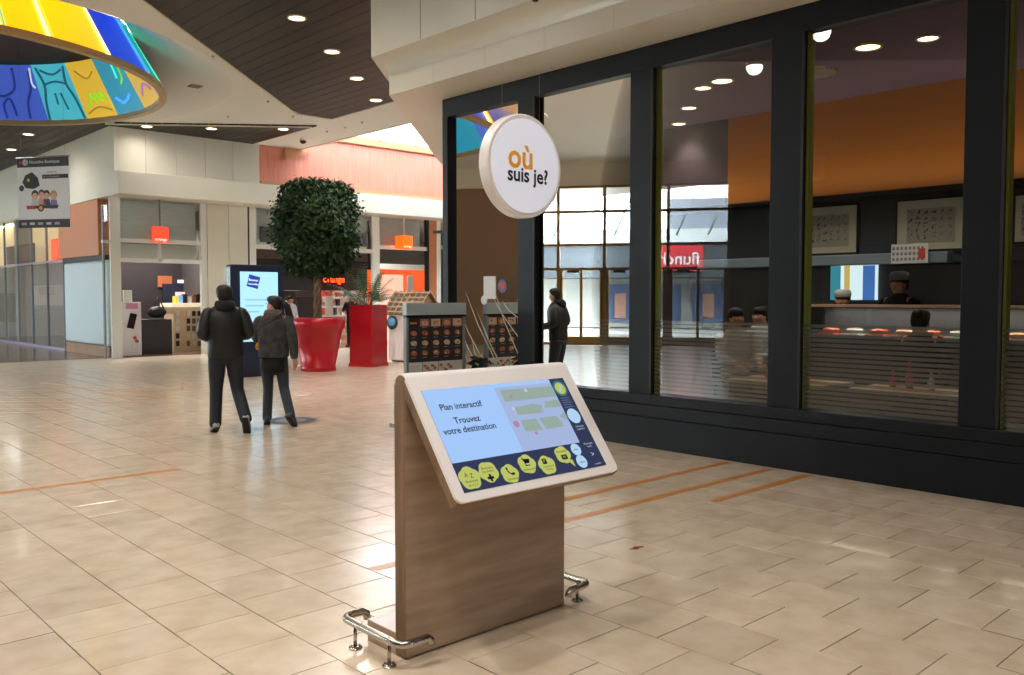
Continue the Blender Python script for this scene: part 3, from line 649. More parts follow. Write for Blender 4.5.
# --- phone shop front (left)
sh = struct('wall_phone_shop', None, None, 'white framed glazed front of the shop at the corner', 'wall')
def fbar(px0, px1, py0, py1, name='frame_bar', m=FRAMEW, par=None, y=YG, t=.1):
    xm = (Xp(px0, y) + Xp(px1, y)) / 2; pm = (px0 + px1) / 2
    return put(name, MB().box(Xp(px0, y), Xp(px1, y), y - t / 2, y + t / 2, max(0, Zp(pm, py1, y)), Zp(pm, py0, y)), m, par or sh)
fbar(111, 121, 190, 360); fbar(201, 207, 190, 360); fbar(121, 201, 240, 244); fbar(121, 201, 259, 263)
fbar(159, 161.5, 190, 262)
fbar(103, 111, 240, 243); fbar(103.5, 105, 205, 360, 'frame_bar', GREY)
SKYBLIND = vary(mat('sky_pale_blind', (226, 232, 230), .4), (206, 214, 210), (236, 240, 238), 3, (1, 1, 26))  # pale slats, with the sky mirrored in the panes put into the colour
put('sky_blind', MB().box(Xp(121), Xp(201), YG + .3, YG + .34, Zp(160, 240), ZS), SKYBLIND, sh)  # pale panel stands in for sky reflected in the upper glazing
put('sky_blind', MB().box(Xp(121), Xp(201), YG + .3, YG + .34, Zp(160, 259), Zp(160, 244)), OFFW, sh)
for (p0, p1, q0, q1) in ((121, 159, 190, 240), (161.5, 201, 190, 240), (121, 201, 244, 259), (103.5, 111, 205, 360)):
    pm = (p0 + p1) / 2
    put('pane', MB().add([(Xp(p0), YG, max(0, Zp(pm, q1))), (Xp(p1), YG, max(0, Zp(pm, q1))), (Xp(p1), YG, Zp(pm, q0)), (Xp(p0), YG, Zp(pm, q0))], [(0, 1, 2, 3)]), CLEAR, sh)
# column between the shops
for a, b in ((207, 228), (228.4, 247)):
    put('column_panel', MB().box(Xp(a), Xp(b), YG - .1, YG + .2, 0, ZS), WHITE, sh)
put('dark_joint', MB().box(Xp(247), Xp(249), YG - .08, YG + .1, 0, ZS), BLACK, sh)
# --- right shop front
s2 = struct('wall_orange_shop', None, None, 'white framed glazed front of the shop behind the tree', 'wall')
def gb(*a, **k): return fbar(*a, par=s2, **k)
gb(249, 256, 195, 360); gb(256, 372, 247, 251); gb(372, 379, 200, 360); gb(379, 427, 246, 250); gb(425.5, 428.5, 205, 360, 'frame_bar', BLACK); gb(428.5, 436, 205, 360, 'terracotta_column', TERRA); gb(436, 440, 205, 360); gb(440, 470, 246, 250)
put('sky_blind', MB().box(Xp(256), Xp(372), YG + .3, YG + .34, Zp(310, 247), ZS), SKYBLIND, s2)
put('sky_blind', MB().box(Xp(379), Xp(425), YG + .3, YG + .34, Zp(400, 246), ZS), SKYBLIND, s2)
put('grey_board', MB().box(Xp(265), Xp(372), YG + .22, YG + .28, Zp(300, 243), Zp(300, 228)), mat('board_grey', (120, 122, 128), .5), s2)
for (p0, p1, q0, q1) in ((256, 372, 205, 247), (379, 425, 205, 246), (379, 425, 250, 300)):
    pm = (p0 + p1) / 2
    put('pane', MB().add([(Xp(p0), YG, Zp(pm, q1)), (Xp(p1), YG, Zp(pm, q1)), (Xp(p1), YG, Zp(pm, q0)), (Xp(p0), YG, Zp(pm, q0))], [(0, 1, 2, 3)]), CLEAR, s2)
# --- passage wall with glazing, along x = 8
ps = struct('wall_passage', None, None, 'glazed passage wall with grey shutters left of the corner shop', 'wall')
XS = 8.02
SHUT = vary(mat('grey_shutter', (128, 122, 122), .4), (112, 106, 106), (142, 136, 136), 3, (1, 1, 14))
put('white_cladding', MB().box(XS, XS + .2, 24.45, 28.2, .3, 2.62), mat('pale_blue_cladding', (196, 212, 220), .35), ps, bevel=.06)
for k in range(4): put('skirting_board', MB().box(XS + .02, XS + .2, 24.45 + k * .94, 24.45 + k * .94 + .93, 0, .29), BROWNP, ps)
put('terracotta_box', MB().box(XS - .12, XS + .3, 24.7, 28.2, 2.75, ZS), TERRA, ps)
put('dark_gap', MB().box(XS - .02, XS + .3, 24.6, 28.2, 2.62, 2.75), BLACK, ps)
put('shutter_wall', MB().box(XS + .35, XS + .45, 28.2, 40, 0, 2.7), SHUT, ps)
put('lit_strip', MB().box(XS + .6, XS + .7, 28.2, 40, 2.7, ZS), mat('warm_lit_wall', (236, 208, 150), .5, emit=.35), ps)
for k in range(8):
    y = 28.25 + k * 1.7; put('mullion', MB().box(XS, XS + .06, y, y + .06, 0, ZS), GREY, ps)
    put('pane', MB().add([(XS + .03, y + .06, .05), (XS + .03, y + 1.7, .05), (XS + .03, y + 1.7, ZS), (XS + .03, y + .06, ZS)], [(0, 1, 2, 3)]), SOFTG, ps)
put('rail', MB().box(XS, XS + .08, 28.2, 40, 2.68, 2.74), mat('lilac_rail', (150, 140, 170), .4), ps)
put('lower_rail', MB().box(XS - .02, XS + .08, 28.2, 40, 0, .08), MATS['lilac_rail'], ps)
def sideon(px, py): return onx(px, py, XS + .1)
a, b = sideon(5, 249), sideon(32, 227 + 33)
t = thing('passage_screen', 'dark red and black display screen inside the passage glazing', 'screen', (XS + .12, a.y, 2.9))
put('casing', MB().box(XS + .14, XS + .2, b.y, a.y, 2.78, 3.4), BLACK, t); put('picture', MB().box(XS + .13, XS + .14, b.y + .1, a.y - .1, 2.84, 3.34), vary(mat('screen_red', (90, 30, 24), .4, emit=.0), (30, 18, 16), (130, 36, 26), 2), t)
q = sideon(53, 248); tag(put('red_light_box', MB().box(XS + .12, XS + .3, q.y - .3, q.y + .3, 2.76, 3.42), mat('red_light', (255, 70, 20), .4, emit=1.0, ecol=(255, 60, 15)), bevel=.02), 'small glowing red box sign inside the passage glazing', 'sign')
a = sideon(24, 288); b = sideon(55, 302); t = thing('shutter_sign', 'white paper sign with faded red lettering on the grey shutter', 'sign', (XS + .34, a.y, 1.2))
put('sheet', MB().box(XS + .335, XS + .35, b.y, a.y, 1.35, 2.0), mat('faded_paper', (186, 178, 178), .6), t)
put('lettering', text_mesh('BOUTIQUE', .36, (XS + .33, (a.y + b.y) / 2, 1.8), (0, -1, 0), (0, 0, 1)), mat('faded_red', (170, 70, 80), .6), t)
a = sideon(0, 304); put('poster', MB().box(XS + .32, XS + .34, a.y - 2.2, a.y + 2, .7, 1.75), mat('dim_poster', (70, 66, 66), .5), ps)

# --- wall sign cubes and pendants
def sign_cube(px, py, y, lb, s=.42, rod=True, txt=''):
    q = ony(px, py, y); t = thing('pendant_sign', lb, 'sign', (q.x, q.y, q.z - s / 2))
    p = put('cube', MB().box(q.x - s / 2, q.x + s / 2, y - s / 2, y + s / 2, q.z - s / 2, q.z + s / 2), mat('orange_light_box', (255, 100, 20), .4, emit=.85, ecol=(255, 84, 10)), t, bevel=.02)
    if txt: put('lettering', text_mesh(txt, s * .26, (q.x, y - s / 2 - .004, q.z - s * .33), (1, 0, 0), (0, 0, 1)), mat('sign_white', (255, 240, 230), .5, emit=.6), p)
    if rod: put('rod', MB().tube([(q.x, y, q.z + s / 2), (q.x, y, ZS + .02)], .02, 8), OFFW, t)
sign_cube(404, 242.5, YG - .3, 'glowing orange cube sign hanging on a white rod', .42, True, 'orange')
q = ony(160.5, 234, YG - .12); t = thing('shop_sign', 'square red orange sign with white lettering over the corner shop door', 'sign', (q.x, YG - .12, q.z - .25))
put('board', MB().box(q.x - .22, q.x + .22, YG - .14, YG - .06, q.z - .22, q.z + .2), mat('sign_coral', (240, 82, 50), .4, emit=.5, ecol=(240, 70, 40)), t, bevel=.01)
put('lettering', text_mesh('orange', .12, (q.x, YG - .145, q.z - .15), (1, 0, 0), (0, 0, 1)), MATS['sign_white'], t)
put('hanger', MB().box(q.x - .02, q.x + .02, YG - .1, YG - .06, q.z + .2, ZS + .02), GREY, t)

# --- inside the phone shop
def blk(px0, px1, py0, py1, y, d, name, m, par=None, bevel=0): 
    a = ony(px0, py1, y); b = ony(px1, py0, y)
    return put(name, MB().box(a.x, b.x, y, y + d, max(0.0, a.z), b.z), m, par, bevel=bevel)
tag(blk(142, 172, 319, 356, 24.9, .8, 'shop_counter', mat('anthracite', (30, 34, 38), .4), None, .02), 'plain anthracite counter in the corner shop', 'counter')
t = thing('display_counter', 'cream display counter hung with small accessories in the corner shop', 'counter', ony(187, 352, 25.6))
blk(174, 203, 307, 352, 25.6, .7, 'body', mat('cream_counter', (216, 190, 158), .4), t, .01)
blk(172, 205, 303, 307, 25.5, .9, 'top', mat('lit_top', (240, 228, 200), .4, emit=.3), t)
rg = random.Random(11)
for i in range(5):
    for j in range(5):
        if i in (1,): continue
        pxa = 176 + i * 5.4; pya = 311 + j * 7.5
        a = ony(pxa, pya, 25.59); put('accessory', MB().box(a.x, a.x + .09, 25.56, 25.6, a.z - .15, a.z), [mat('acc_grey', (90, 84, 80), .5), BLACK, mat('acc_brown', (130, 90, 60), .5), OFFW][rg.randrange(4)], t)
t = thing('poster_totem', 'white poster totem showing a mobile phone inside the corner shop', 'totem', ony(131, 355, 24.4))
blk(123, 141, 302, 356, 24.4, .12, 'board', mat('poster_grey', (206, 200, 204), .5), t, .01)
blk(126, 138, 303, 309, 24.39, .01, 'pink_title', mat('title_mauve', (190, 130, 160), .5), t)
a = ony(132, 321, 24.385); put('phone_picture', MB().obox(a, (.09, 0, -.02), (0, .004, 0), (.05, 0, .2)), BLACKG, t)
for k, (px, py) in enumerate(((135, 338), (137, 341), (134, 345))): q = ony(px, py, 24.38); put('small_picture', MB().ball(q, .05, .01, .05, 8, 6), [MATS['sticker_red'], MATS['acc_brown'], OFFW][k], t)
blk(124, 132, 290, 302, 24.6, .1, 'white_box', OFFW, None); tag(bpy.data.objects['white_box'], 'small white carton standing behind the poster totem', 'box')
t = thing('shop_rear_display', 'dark rear wall unit with lit pictures in the corner shop', 'display', ony(170, 352, 27.5))
blk(122, 203, 262, 350, 27.5, .15, 'back_panel', mat('dark_plum', (44, 36, 42), .6), t)
blk(158, 172, 276, 287, 27.45, .04, 'wood_sign', mat('lit_brown', (150, 84, 54), .5, emit=.2), t); blk(163, 190, 284, 303, 27.4, .05, 'dark_screen', mat('screen_navy', (40, 44, 62), .2), t)
blk(176, 190, 292, 304, 27.3, .05, 'pink_picture', mat('pink_pic', (220, 180, 190), .5, emit=.3), t); blk(178, 188, 280, 283, 27.4, .04, 'lit_lettering', mat('lit_letter', (220, 220, 230), .5, emit=.5), t)
for k in range(7):
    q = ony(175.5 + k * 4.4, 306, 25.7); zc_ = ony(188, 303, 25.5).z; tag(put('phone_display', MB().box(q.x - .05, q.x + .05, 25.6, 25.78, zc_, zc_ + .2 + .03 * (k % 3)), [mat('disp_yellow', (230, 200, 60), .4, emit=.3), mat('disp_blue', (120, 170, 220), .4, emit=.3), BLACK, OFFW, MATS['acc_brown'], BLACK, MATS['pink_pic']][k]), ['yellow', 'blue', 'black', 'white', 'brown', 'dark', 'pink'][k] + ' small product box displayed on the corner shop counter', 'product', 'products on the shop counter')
t = thing('folded_pushchair', 'black bag leaning on the anthracite counter', 'bag', ony(158, 318, 24.95))
a = ony(158, 312, 25.0); put('bag_body', MB().ball((a.x, 25.1, a.z), .28, .18, .17, 12, 8), BLACK, t); put('handle', MB().tube([(a.x - .1, 25.1, a.z + .1), (a.x + .05, 25.1, a.z + .42), (a.x + .2, 25.1, a.z + .12)], .02, 6), BLACK, t)
t.name = 'shoulder_bag'
for i_, (x_, y_) in enumerate(((9.2, 25.6), (10.4, 26.4), (13.2, 26.0), (15.5, 26.5), (18.0, 26.0), (20.5, 26.5))):
    downlight(x_, y_, ZS + .01, ('downlight just inside the corner shop door', 'downlight at the rear of the corner shop', 'downlight in the shop left of the tree', 'downlight in the shop right behind the tree', 'downlight in the shop before the lit alcove', 'downlight in the shop hidden by the dark corner post')[i_], 330, 'downlights in the far shops', 1.0, 130)

# --- inside the right shop: dark sign band, shelves with goods, lit alcove
t = thing('neon_sign_band', 'dark sign band with small orange red lit lettering behind the tree', 'sign', ony(300, 285, 25.4))
blk(250, 374, 262, 290, 25.4, .15, 'band', mat('band_black', (34, 30, 32), .4), t)
for px in (255, 312, 370): q = ony(px, 262, 25.4); put('hanger', MB().box(q.x - .03, q.x + .03, 25.45, 25.5, q.z, ZS + .02), BLACK, t)
q = ony(334, 279.5, 25.39); put('lettering', text_mesh('orange', .3, q, (1, 0, 0), (0, 0, 1), bold=.004), mat('neon_orange', (255, 80, 30), .4, emit=2.0, ecol=(255, 70, 20)), t)
q = ony(326, 237, 25.3); tag(put('neon_tick', MB().obox(q, (.1, 0, .03), (0, .02, 0), (-.02, 0, .09)).box(q.x - .01, q.x + .01, 25.29, 25.31, q.z, ZS + .02), MATS['neon_orange']), 'small orange red lit sign seen through the tree crown', 'sign')
rg = random.Random(4)
def shelf(px0, px1, py0, py1, y, lb, back, rows, cols_):
    a = ony(px0, py1, y); b = ony(px1, py0, y); z0 = max(0, a.z)
    t = thing('shop_shelving', lb, 'shelving', ((a.x + b.x) / 2, y, z0)); put('back_panel', MB().box(a.x, b.x, y + .3, y + .34, z0, b.z), back, t)
    for j in range(rows + 1):
        z = z0 + (b.z - z0) * j / rows; put('shelf_board', MB().box(a.x, b.x, y, y + .3, z - .02, z + .005), OFFW, t)
    for j in range(rows):
        n = int((b.x - a.x) / .2)
        for i in range(n):
            if rg.random() < .2: continue
            x0 = a.x + .02 + i * .2; h = (b.z - z0) / rows * rg.uniform(.4, .8); z = z0 + (b.z - z0) * j / rows + .005
            put('boxed_goods', MB().box(x0, x0 + rg.uniform(.1, .17), y + .05, y + .2, z, z + h), cols_[rg.randrange(len(cols_))], t)
GC = [mat('goods_%d' % i, c, .5) for i, c in enumerate([(200, 190, 180), (60, 56, 58), (196, 60, 50), (230, 226, 220), (120, 100, 90), (214, 150, 120), (40, 40, 44)])]
shelf(258, 300, 290, 350, 27.0, 'white shelving full of boxes left of the tree trunk', mat('shelf_dark', (60, 50, 48), .5), 5, GC)
shelf(323, 372, 288, 350, 27.0, 'white shelving full of boxes right of the tree trunk', mat('shelf_pink', (224, 196, 186), .5, emit=.12), 6, GC)
tag(blk(297, 314, 297, 352, 26.2, .3, 'dark_cabinet', mat('cab_dark', (40, 32, 34), .4)), 'tall dark cabinet behind the tree trunk', 'cabinet')
tag(blk(326, 333, 296, 352, 26.0, .04, 'white_poster', OFFW), 'narrow white poster standing right of the tree trunk', 'poster')
t = thing('lit_alcove', 'white lit display alcove with an orange surround', 'display', ony(402, 340, 26.5))
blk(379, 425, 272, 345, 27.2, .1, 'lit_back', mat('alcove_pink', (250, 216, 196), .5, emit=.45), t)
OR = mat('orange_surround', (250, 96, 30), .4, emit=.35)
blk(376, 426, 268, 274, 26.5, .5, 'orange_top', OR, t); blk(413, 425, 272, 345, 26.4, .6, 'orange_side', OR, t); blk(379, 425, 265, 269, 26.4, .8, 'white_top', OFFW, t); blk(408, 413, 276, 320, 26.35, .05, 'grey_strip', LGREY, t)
tag(blk(369, 373, 270, 345, 24.2, .08, 'orange_banner', OR), 'narrow vertical orange banner beside the white mullion', 'banner')

# ------------------------------------------------------------------ THE REST OF THE HALL: glazed entrance and side walls (left of the view, mirrored in the restaurant glass)
PA, PB = Vector((-3.6, 24.0, 0)), Vector((-11.0, 13.5, 0)); ED = (PB - PA).normalized(); EN = Vector((ED.y, -ED.x, 0)); EL = (PB - PA).length; NB = 7; BW = EL / NB
en = struct('wall_entrance', None, None, 'bronze framed glazed entrance wall with double doors', 'wall')
def eb(s0, s1, z0, z1, t=.09, off=0.0): 
    c = PA + ED * (s0 + s1) / 2 + EN * off; return MB().obox((c.x, c.y, (z0 + z1) / 2), ED * (s1 - s0) / 2, EN * t / 2, (0, 0, (z1 - z0) / 2))
SM = [2.0 * BW, 2.41 * BW, 3.25 * BW, 4.38 * BW, 5.43 * BW]          # mullion lines of the glazed part
for v in SM: put('mullion', eb(v - .05, v + .05, 0, 5.3, .16), GOLD, en)
for z in (.06, 2.55, 3.35, 4.45, 5.27): put('transom', eb(SM[0], SM[-1], z - .045, z + .045, .12), GOLD, en)
put('bulkhead', eb(0, EL, 5.3, ZC, .3), WHITE, en)
put('closed_bay', eb(0, SM[0], 0, 5.3, .06, .01), mat('brown_cladding', (140, 112, 86), .6), en)
put('closed_bay', eb(SM[-1], EL, 0, 5.3, .06, .01), mat('dark_cladding', (66, 54, 44), .6), en)
for i in range(len(SM) - 1):
    for z0, z1 in ((.1, 2.5), (2.6, 3.3), (3.4, 4.4), (4.5, 5.22)):
        a = PA + ED * (SM[i] + .05); b = PA + ED * (SM[i + 1] - .05)
        put('pane', MB().add([(a.x, a.y, z0), (b.x, b.y, z0), (b.x, b.y, z1), (a.x, a.y, z1)], [(0, 1, 2, 3)]), CLEAR, en)
for i in (1, 2, 3):
    dr = struct('door_%d' % i, None, None, 'bronze framed glass double door of the entrance, ' + ('', 'narrowest of the three', 'middle of the three', 'nearest the dark cladding')[i], 'door')
    w_ = SM[i + 1] - SM[i]
    for v in (.06, w_ / 2 - .045, w_ - .15): put('door_stile', eb(SM[i] + v, SM[i] + v + .09, .1, 2.5, .14, .02), GOLD, dr)
    put('kick_rail', eb(SM[i] + .06, SM[i + 1] - .06, .1, .3, .12, .02), GOLD, dr)
    put('closer', eb(SM[i] + .3, SM[i] + .7, 2.42, 2.5, .2, -.04), BLACK, dr)
# outside: paving, the neighbouring building with its canopy and sign
struct('ground', MB().prism([tuple((PA + ED * -40 + EN * .1).to_2d()), tuple((PB + ED * 60 + EN * .1).to_2d()), tuple((PB + ED * 60 + EN * 60).to_2d()), tuple((PA + ED * -40 + EN * 60).to_2d())], -.25, -.03), mat('paving', (130, 130, 126), .7))
nb = thing('restaurant_building', 'low white roofed building with a dark canopy and a red sign across the forecourt', 'building', PA + EN * 16)
def ob_(s0, s1, z0, z1, o0, o1):
    c = PA + ED * (s0 + s1) / 2 + EN * (o0 + o1) / 2; return MB().obox((c.x, c.y, (z0 + z1) / 2), ED * (s1 - s0) / 2, EN * (o1 - o0) / 2, (0, 0, (z1 - z0) / 2))
put('body', ob_(-14, 30, 0, 4.2, 18, 30), mat('far_wall', (170, 170, 165), .6), nb)
put('canopy', ob_(1, 30, 2.6, 4.3, 15.4, 18), mat('canopy_grey', (62, 68, 74), .5), nb)
put('roof', ob_(-2, 30, 4.3, 5.0, 15.2, 31), mat('roof_white', (210, 214, 214), .5), nb)
put('plant_room', ob_(7.5, 16, 5.0, 7.0, 20, 26), mat('plant_room', (120, 124, 134), .6), nb)
put('tower', ob_(-6, 3, 4.2, 8.5, 20, 26), mat('tower_pale', (150, 158, 166), .6), nb)
sg = put('red_sign', ob_(6.9, 9.3, 2.9, 4.2, 15.25, 15.4), mat('sign_red', (190, 30, 40), .5), nb)
c = PA + ED * 8.1 + EN * 15.23; put('lettering', text_mesh('flunch', .85, (c.x, c.y, 3.5), -ED, (0, 0, 1), bold=.01), OFFW, sg)
for k in range(4):
    s = 4.2 + k * 2.3
    p = put('poster', ob_(s, s + 1.7, .3, 2.3, 17.9, 18), mat('poster_blue', (90, 110, 150), .5), nb)
    put('poster_figure', ob_(s + .5, s + 1.1, .5, 1.8, 17.85, 17.9), [mat('fig_a', (200, 150, 130), .5), mat('fig_b', (60, 50, 90), .5)][k % 2], p)
for k in range(6):
    s = 8 + k * 1.5; put('truss_bar', MB().tube([PA + ED * (s - 6) + EN * 14 + UP * 4.6, PA + ED * (s - 5.2) + EN * 14 + UP * 6.4], .05, 6), GREY, nb)
# closing walls of the hall
HALLW = mat('hall_wall', (120, 112, 102), .6)
struct('wall_left', MB().box(-11.2, -11.0, -9, 13.5, 0, ZC), HALLW)
struct('wall_behind', MB().box(-11, XG, -9.2, -9.0, 0, ZC), mat('hall_wall_pale', (190, 182, 168), .6))
pg_ = struct('wall_passage_left', None, None, 'unseen bronze framed glazing added to light the passage', 'wall')  # out of view, put in so daylight reaches the passage and shops
put('parapet', MB().box(-3.75, -3.6, 24, 40, 0, .3), GOLD, pg_); put('bulkhead', MB().box(-3.8, -3.6, 24, 40, 5.5, ZC), WHITE, pg_); put('transom', MB().box(-3.75, -3.6, 24, 40, 2.5, 2.6), GOLD, pg_)
for k in range(9): put('mullion', MB().box(-3.75, -3.6, 24 + k * 2 - .05, 24 + k * 2 + .05, .3, 5.5), GOLD, pg_)
for k in range(8):
    for z0, z1 in ((.3, 2.5), (2.6, 5.5)): put('pane', MB().add([(-3.68, 24.05 + k * 2, z0), (-3.68, 25.95 + k * 2, z0), (-3.68, 25.95 + k * 2, z1), (-3.68, 24.05 + k * 2, z1)], [(0, 1, 2, 3)]), CLEAR, pg_)
struct('wall_passage_end', MB().box(-3.8, 9, 40, 40.2, 0, ZC), MATS['hall_wall_pale'])
for k in range(4):
    y0 = -7.5 + k * 5.2
    p = put('shopfront_opening', MB().box(-11.0, -10.95, y0, y0 + 4.4, 0, 3.2), mat('dark_opening', (30, 28, 28), .3), bpy.data.objects['wall_left'])

# ------------------------------------------------------------------ KIOSK
KX0, KX1 = 2.262, 3.285
ks = thing('information_kiosk', 'wooden interactive map kiosk with a tilted white framed touch screen', 'kiosk', (2.77, 3.15, 0))
put('upright_panel', MB().box(KX0, KX1 - .002, 3.118, 3.196, 0.008, 1.228), WOODM, ks, bevel=.004)
put('edge_band', MB().box(KX0 - .0015, KX0, 3.119, 3.195, .01, 1.232), WOODE, ks)
P0 = Vector((KX0, 2.755, .767)); VD = Vector((0, 3.13 - 2.755, 1.28 - .767)); VL = VD.length; VD.normalize(); UD = Vector((1, 0, 0)); ND = UD.cross(VD)   # ND points to the viewer
def kp(u, v, n=0.0): return P0 + UD * u + VD * v + ND * n
KW = KX1 - KX0
# head: slab with a rounded fold at the top running down into the upright
CF = Vector((0, 3.148, 1.232)); VT = (CF - P0).dot(VD)      # axis of the fold and where the flat face meets it
def fold(r, a): return (CF.y + r * math.cos(a), CF.z + r * math.sin(a))
def inset(t): return .045 * (1 - math.sqrt(max(0.0, 1 - min(1.0, t * 1.6) ** 2)))
def foldpiece(r0, r1, a0, a1, n=12):
    m = MB(); vs = []
    for k in range(n + 1):
        t = k / n; a_ = a0 + (a1 - a0) * t
        for r_ in (r0, r1):
            y_, z_ = fold(r_, a_); vs += [(KX0, y_, z_), (KX1 - inset(t if a1 > .5 else t * .6), y_, z_)]
    fs = []
    for k in range(n):
        i, j = 4 * k, 4 * k + 4; fs += [(i + 2, i + 3, j + 3, j + 2), (i + 1, i, j, j + 1), (i, i + 2, j + 2, j), (i + 3, i + 1, j + 1, j + 3)]
    fs += [(0, 1, 3, 2), (4 * n + 2, 4 * n + 3, 4 * n + 1, 4 * n)]
    return m.add(vs, fs, False)
AT = math.atan2(ND.z, ND.y)
slab = [(0, 0), (KW, 0), (KW, VT), (0, VT)]
put('head', MB().prism(slab, -.052, -.008, lambda a, b, n: kp(a, b, n)), WOODE, ks, bevel=.004)
put('fold', foldpiece(.0, .0425, AT, R(-8)), WOODE, ks)
def rb(a0, b0, a1, b1, r, n=6):                       # only the two lower corners rounded
    out = []
    for cx, cy, s0 in ((a1 - r, b0 + r, -90),):
        out += [(cx + r * math.cos(R(s0 + 90 * k / n)), cy + r * math.sin(R(s0 + 90 * k / n))) for k in range(n + 1)]
    out += [(a1, b1), (a0, b1)]
    out += [(a0 + r + r * math.cos(R(180 + 90 * k / n)), b0 + r + r * math.sin(R(180 + 90 * k / n))) for k in range(n + 1)]
    return out
put('bezel', MB().prism(rb(0, 0, KW, VT, .035), -.009, .006, lambda a, b, n: kp(a, b, n)), BEZEL, ks)
put('top_cap', foldpiece(.0425, .0492, AT, R(35)), BEZEL, ks)
# screen
SU0, SV0, SU1, SV1 = .052, .04, .952, .541
scr = put('screen', MB().prism(rect(SU0, SV0, SU1, SV1), .004, .0075, lambda a, b, n: kp(a, b, n)), BLACKG, ks)
def em(name, col, e=1.0): return mat(name, (0, 0, 0), .35, emit=e, ecol=col, spec=.25)
def sflat(name, pts, m, lift): return put(name, flat(kp(0, 0), UD, VD, pts, lift), m, scr)
SKY = em('screen_sky', (160, 196, 244), .54)
sflat('screen_background', rect(SU0, .178, .848, SV1), SKY, .0079)
sflat('map_background', rect(.47, .178, .848, .52), em('screen_haze', (166, 184, 224), .5), .0082)
SN = em('screen_navy', (40, 52, 88), .7) if 'screen_navy_e' in MATS else mat('screen_navy_e', (0, 0, 0), .35, emit=.5, ecol=(50, 58, 88), spec=.25)  # navy lightened to include the reflection on the screen
sflat('menu_bar', rect(SU0, SV0, SU1, .178), SN, .0081); sflat('side_bar', rect(.848, .17, SU1, SV1), SN, .0081)
MAPG = em('map_green', (162, 182, 172), .44)
for k, pts in enumerate([[(.50, .44), (.845, .44), (.845, .50), (.50, .505)], [(.54, .365), (.70, .36), (.72, .40), (.67, .415), (.54, .405)], [(.73, .385), (.845, .38), (.845, .42), (.75, .42)],
                         [(.54, .275), (.655, .27), (.64, .335), (.54, .335)], [(.675, .27), (.80, .275), (.78, .335), (.66, .335)], [(.80, .33), (.845, .30), (.845, .35)]]):
    sflat('map_block', pts, MAPG, .0085)
for k, (u, v) in enumerate([(.505, .32), (.53, .40), (.55, .465), (.66, .49), (.60, .26)]): sflat('map_pin', disc(u, v, .018 if k == 0 else .01, 12), em('pin_%d' % (k % 2), [(190, 140, 180), (200, 214, 240)][k % 2], .45), .0088)
TXT = mat('screen_ink', (10, 14, 36), .4); 
def stext(name, body, size, u, v, m=TXT, **k): return put(name, text_mesh(body, size, kp(u, v), UD, VD, lift=.0092, **k), m, scr)
stext('title_lettering', 'Plan interactif', .044, .232, .446, bold=.0007); stext('title_lettering', 'Trouvez', .044, .232, .374, bold=.0007); stext('title_lettering', 'votre destination', .044, .228, .327, bold=.0007)
LIME = em('lime_bubble', (190, 198, 104), .5)
def blob(cu, cv, r, seed):
    rg = random.Random(seed); n = 50; ph = rg.uniform(0, 6); return [(cu + r * (.94 + .13 * abs(math.sin(2.5 * 2 * math.pi * k / n + ph))) * math.cos(2 * math.pi * k / n), cv + r * .92 * (.94 + .13 * abs(math.sin(2.5 * 2 * math.pi * k / n + ph))) * math.sin(2 * math.pi * k / n)) for k in range(n)]
B = [(.112, .100, .056, 1), (.223, .112, .052, 2), (.337, .086, .048, 3), (.458, .116, .050, 4), (.574, .094, .050, 5), (.700, .130, .047, 6)]
for cu, cv, r, sd in B: sflat('menu_bubble', blob(cu, cv, r, sd), LIME, .0086)
sflat('bubble_tail', [(.715, .095), (.745, .10), (.745, .06)], LIME, .0087)
for (u, v, s_) in ((.097, .115, 'A'), (.125, .108, 'Z')): stext('icon', s_, .03, u, v)
stext('menu_lettering', 'Boutiques', .017, .115, .085); stext('menu_lettering', 'de A à Z', .015, .115, .066)
stext('menu_lettering', 'Boutiques', .016, .222, .132); stext('menu_lettering', 'par thème', .016, .222, .116)
sflat('icon', [(.216, .066), (.228, .066), (.228, .078), (.24, .078), (.24, .09), (.228, .09), (.228, .102), (.216, .102), (.216, .09), (.204, .09), (.204, .078), (.216, .078)], TXT, .0092)
sflat('icon', [(.322, .115), (.33, .12), (.334, .108), (.33, .104), (.34, .09), (.35, .086), (.354, .092), (.366, .085), (.36, .077), (.345, .078), (.328, .094)], TXT, .0092); stext('menu_lettering', 'Services', .018, .34, .06)
sflat('icon', [(.435, .15), (.443, .15), (.447, .143), (.482, .14), (.476, .12), (.452, .12), (.452, .112), (.474, .112), (.474, .107), (.446, .107), (.446, .125), (.438, .145)], TXT, .0092); stext('menu_lettering', 'Restaurants', .015, .459, .09)
sflat('icon', rrect(.553, .1, .58, .128, .005), TXT, .0092); put('icon', text_mesh('P', .024, kp(.566, .114), UD, VD, lift=.0095), LIME, scr); stext('menu_lettering', 'Transport &', .014, .578, .087); stext('menu_lettering', 'Parking', .014, .578, .072)
stext('menu_lettering', 'Actualités', .017, .70, .148); sflat('icon', rrect(.684, .105, .722, .13, .004), TXT, .0092); put('icon', text_mesh('N!', .02, kp(.703, .118), UD, VD, lift=.0095), LIME, scr)
PALE = em('screen_pale', (176, 210, 240), .52)
sflat('round_button', disc(.800, .145, .032), PALE, .0086); sflat('round_button', disc(.800, .080, .034), PALE, .0086); stext('button_lettering', 'Aide', .016, .80, .145); stext('button_lettering', 'Langues', .014, .80, .078)
sflat('badge_ring', disc(.897, .482, .046), em('badge_teal', (60, 130, 150), .42), .0084); sflat('badge', disc(.897, .482, .034), LIME, .0088); sflat('badge_needle', [(.885, .465), (.903, .505), (.908, .498), (.89, .46)], PALE, .009)
sflat('round_button', disc(.897, .322, .042), PALE, .0086)
WTX = em('screen_white', (214, 222, 240), .45)
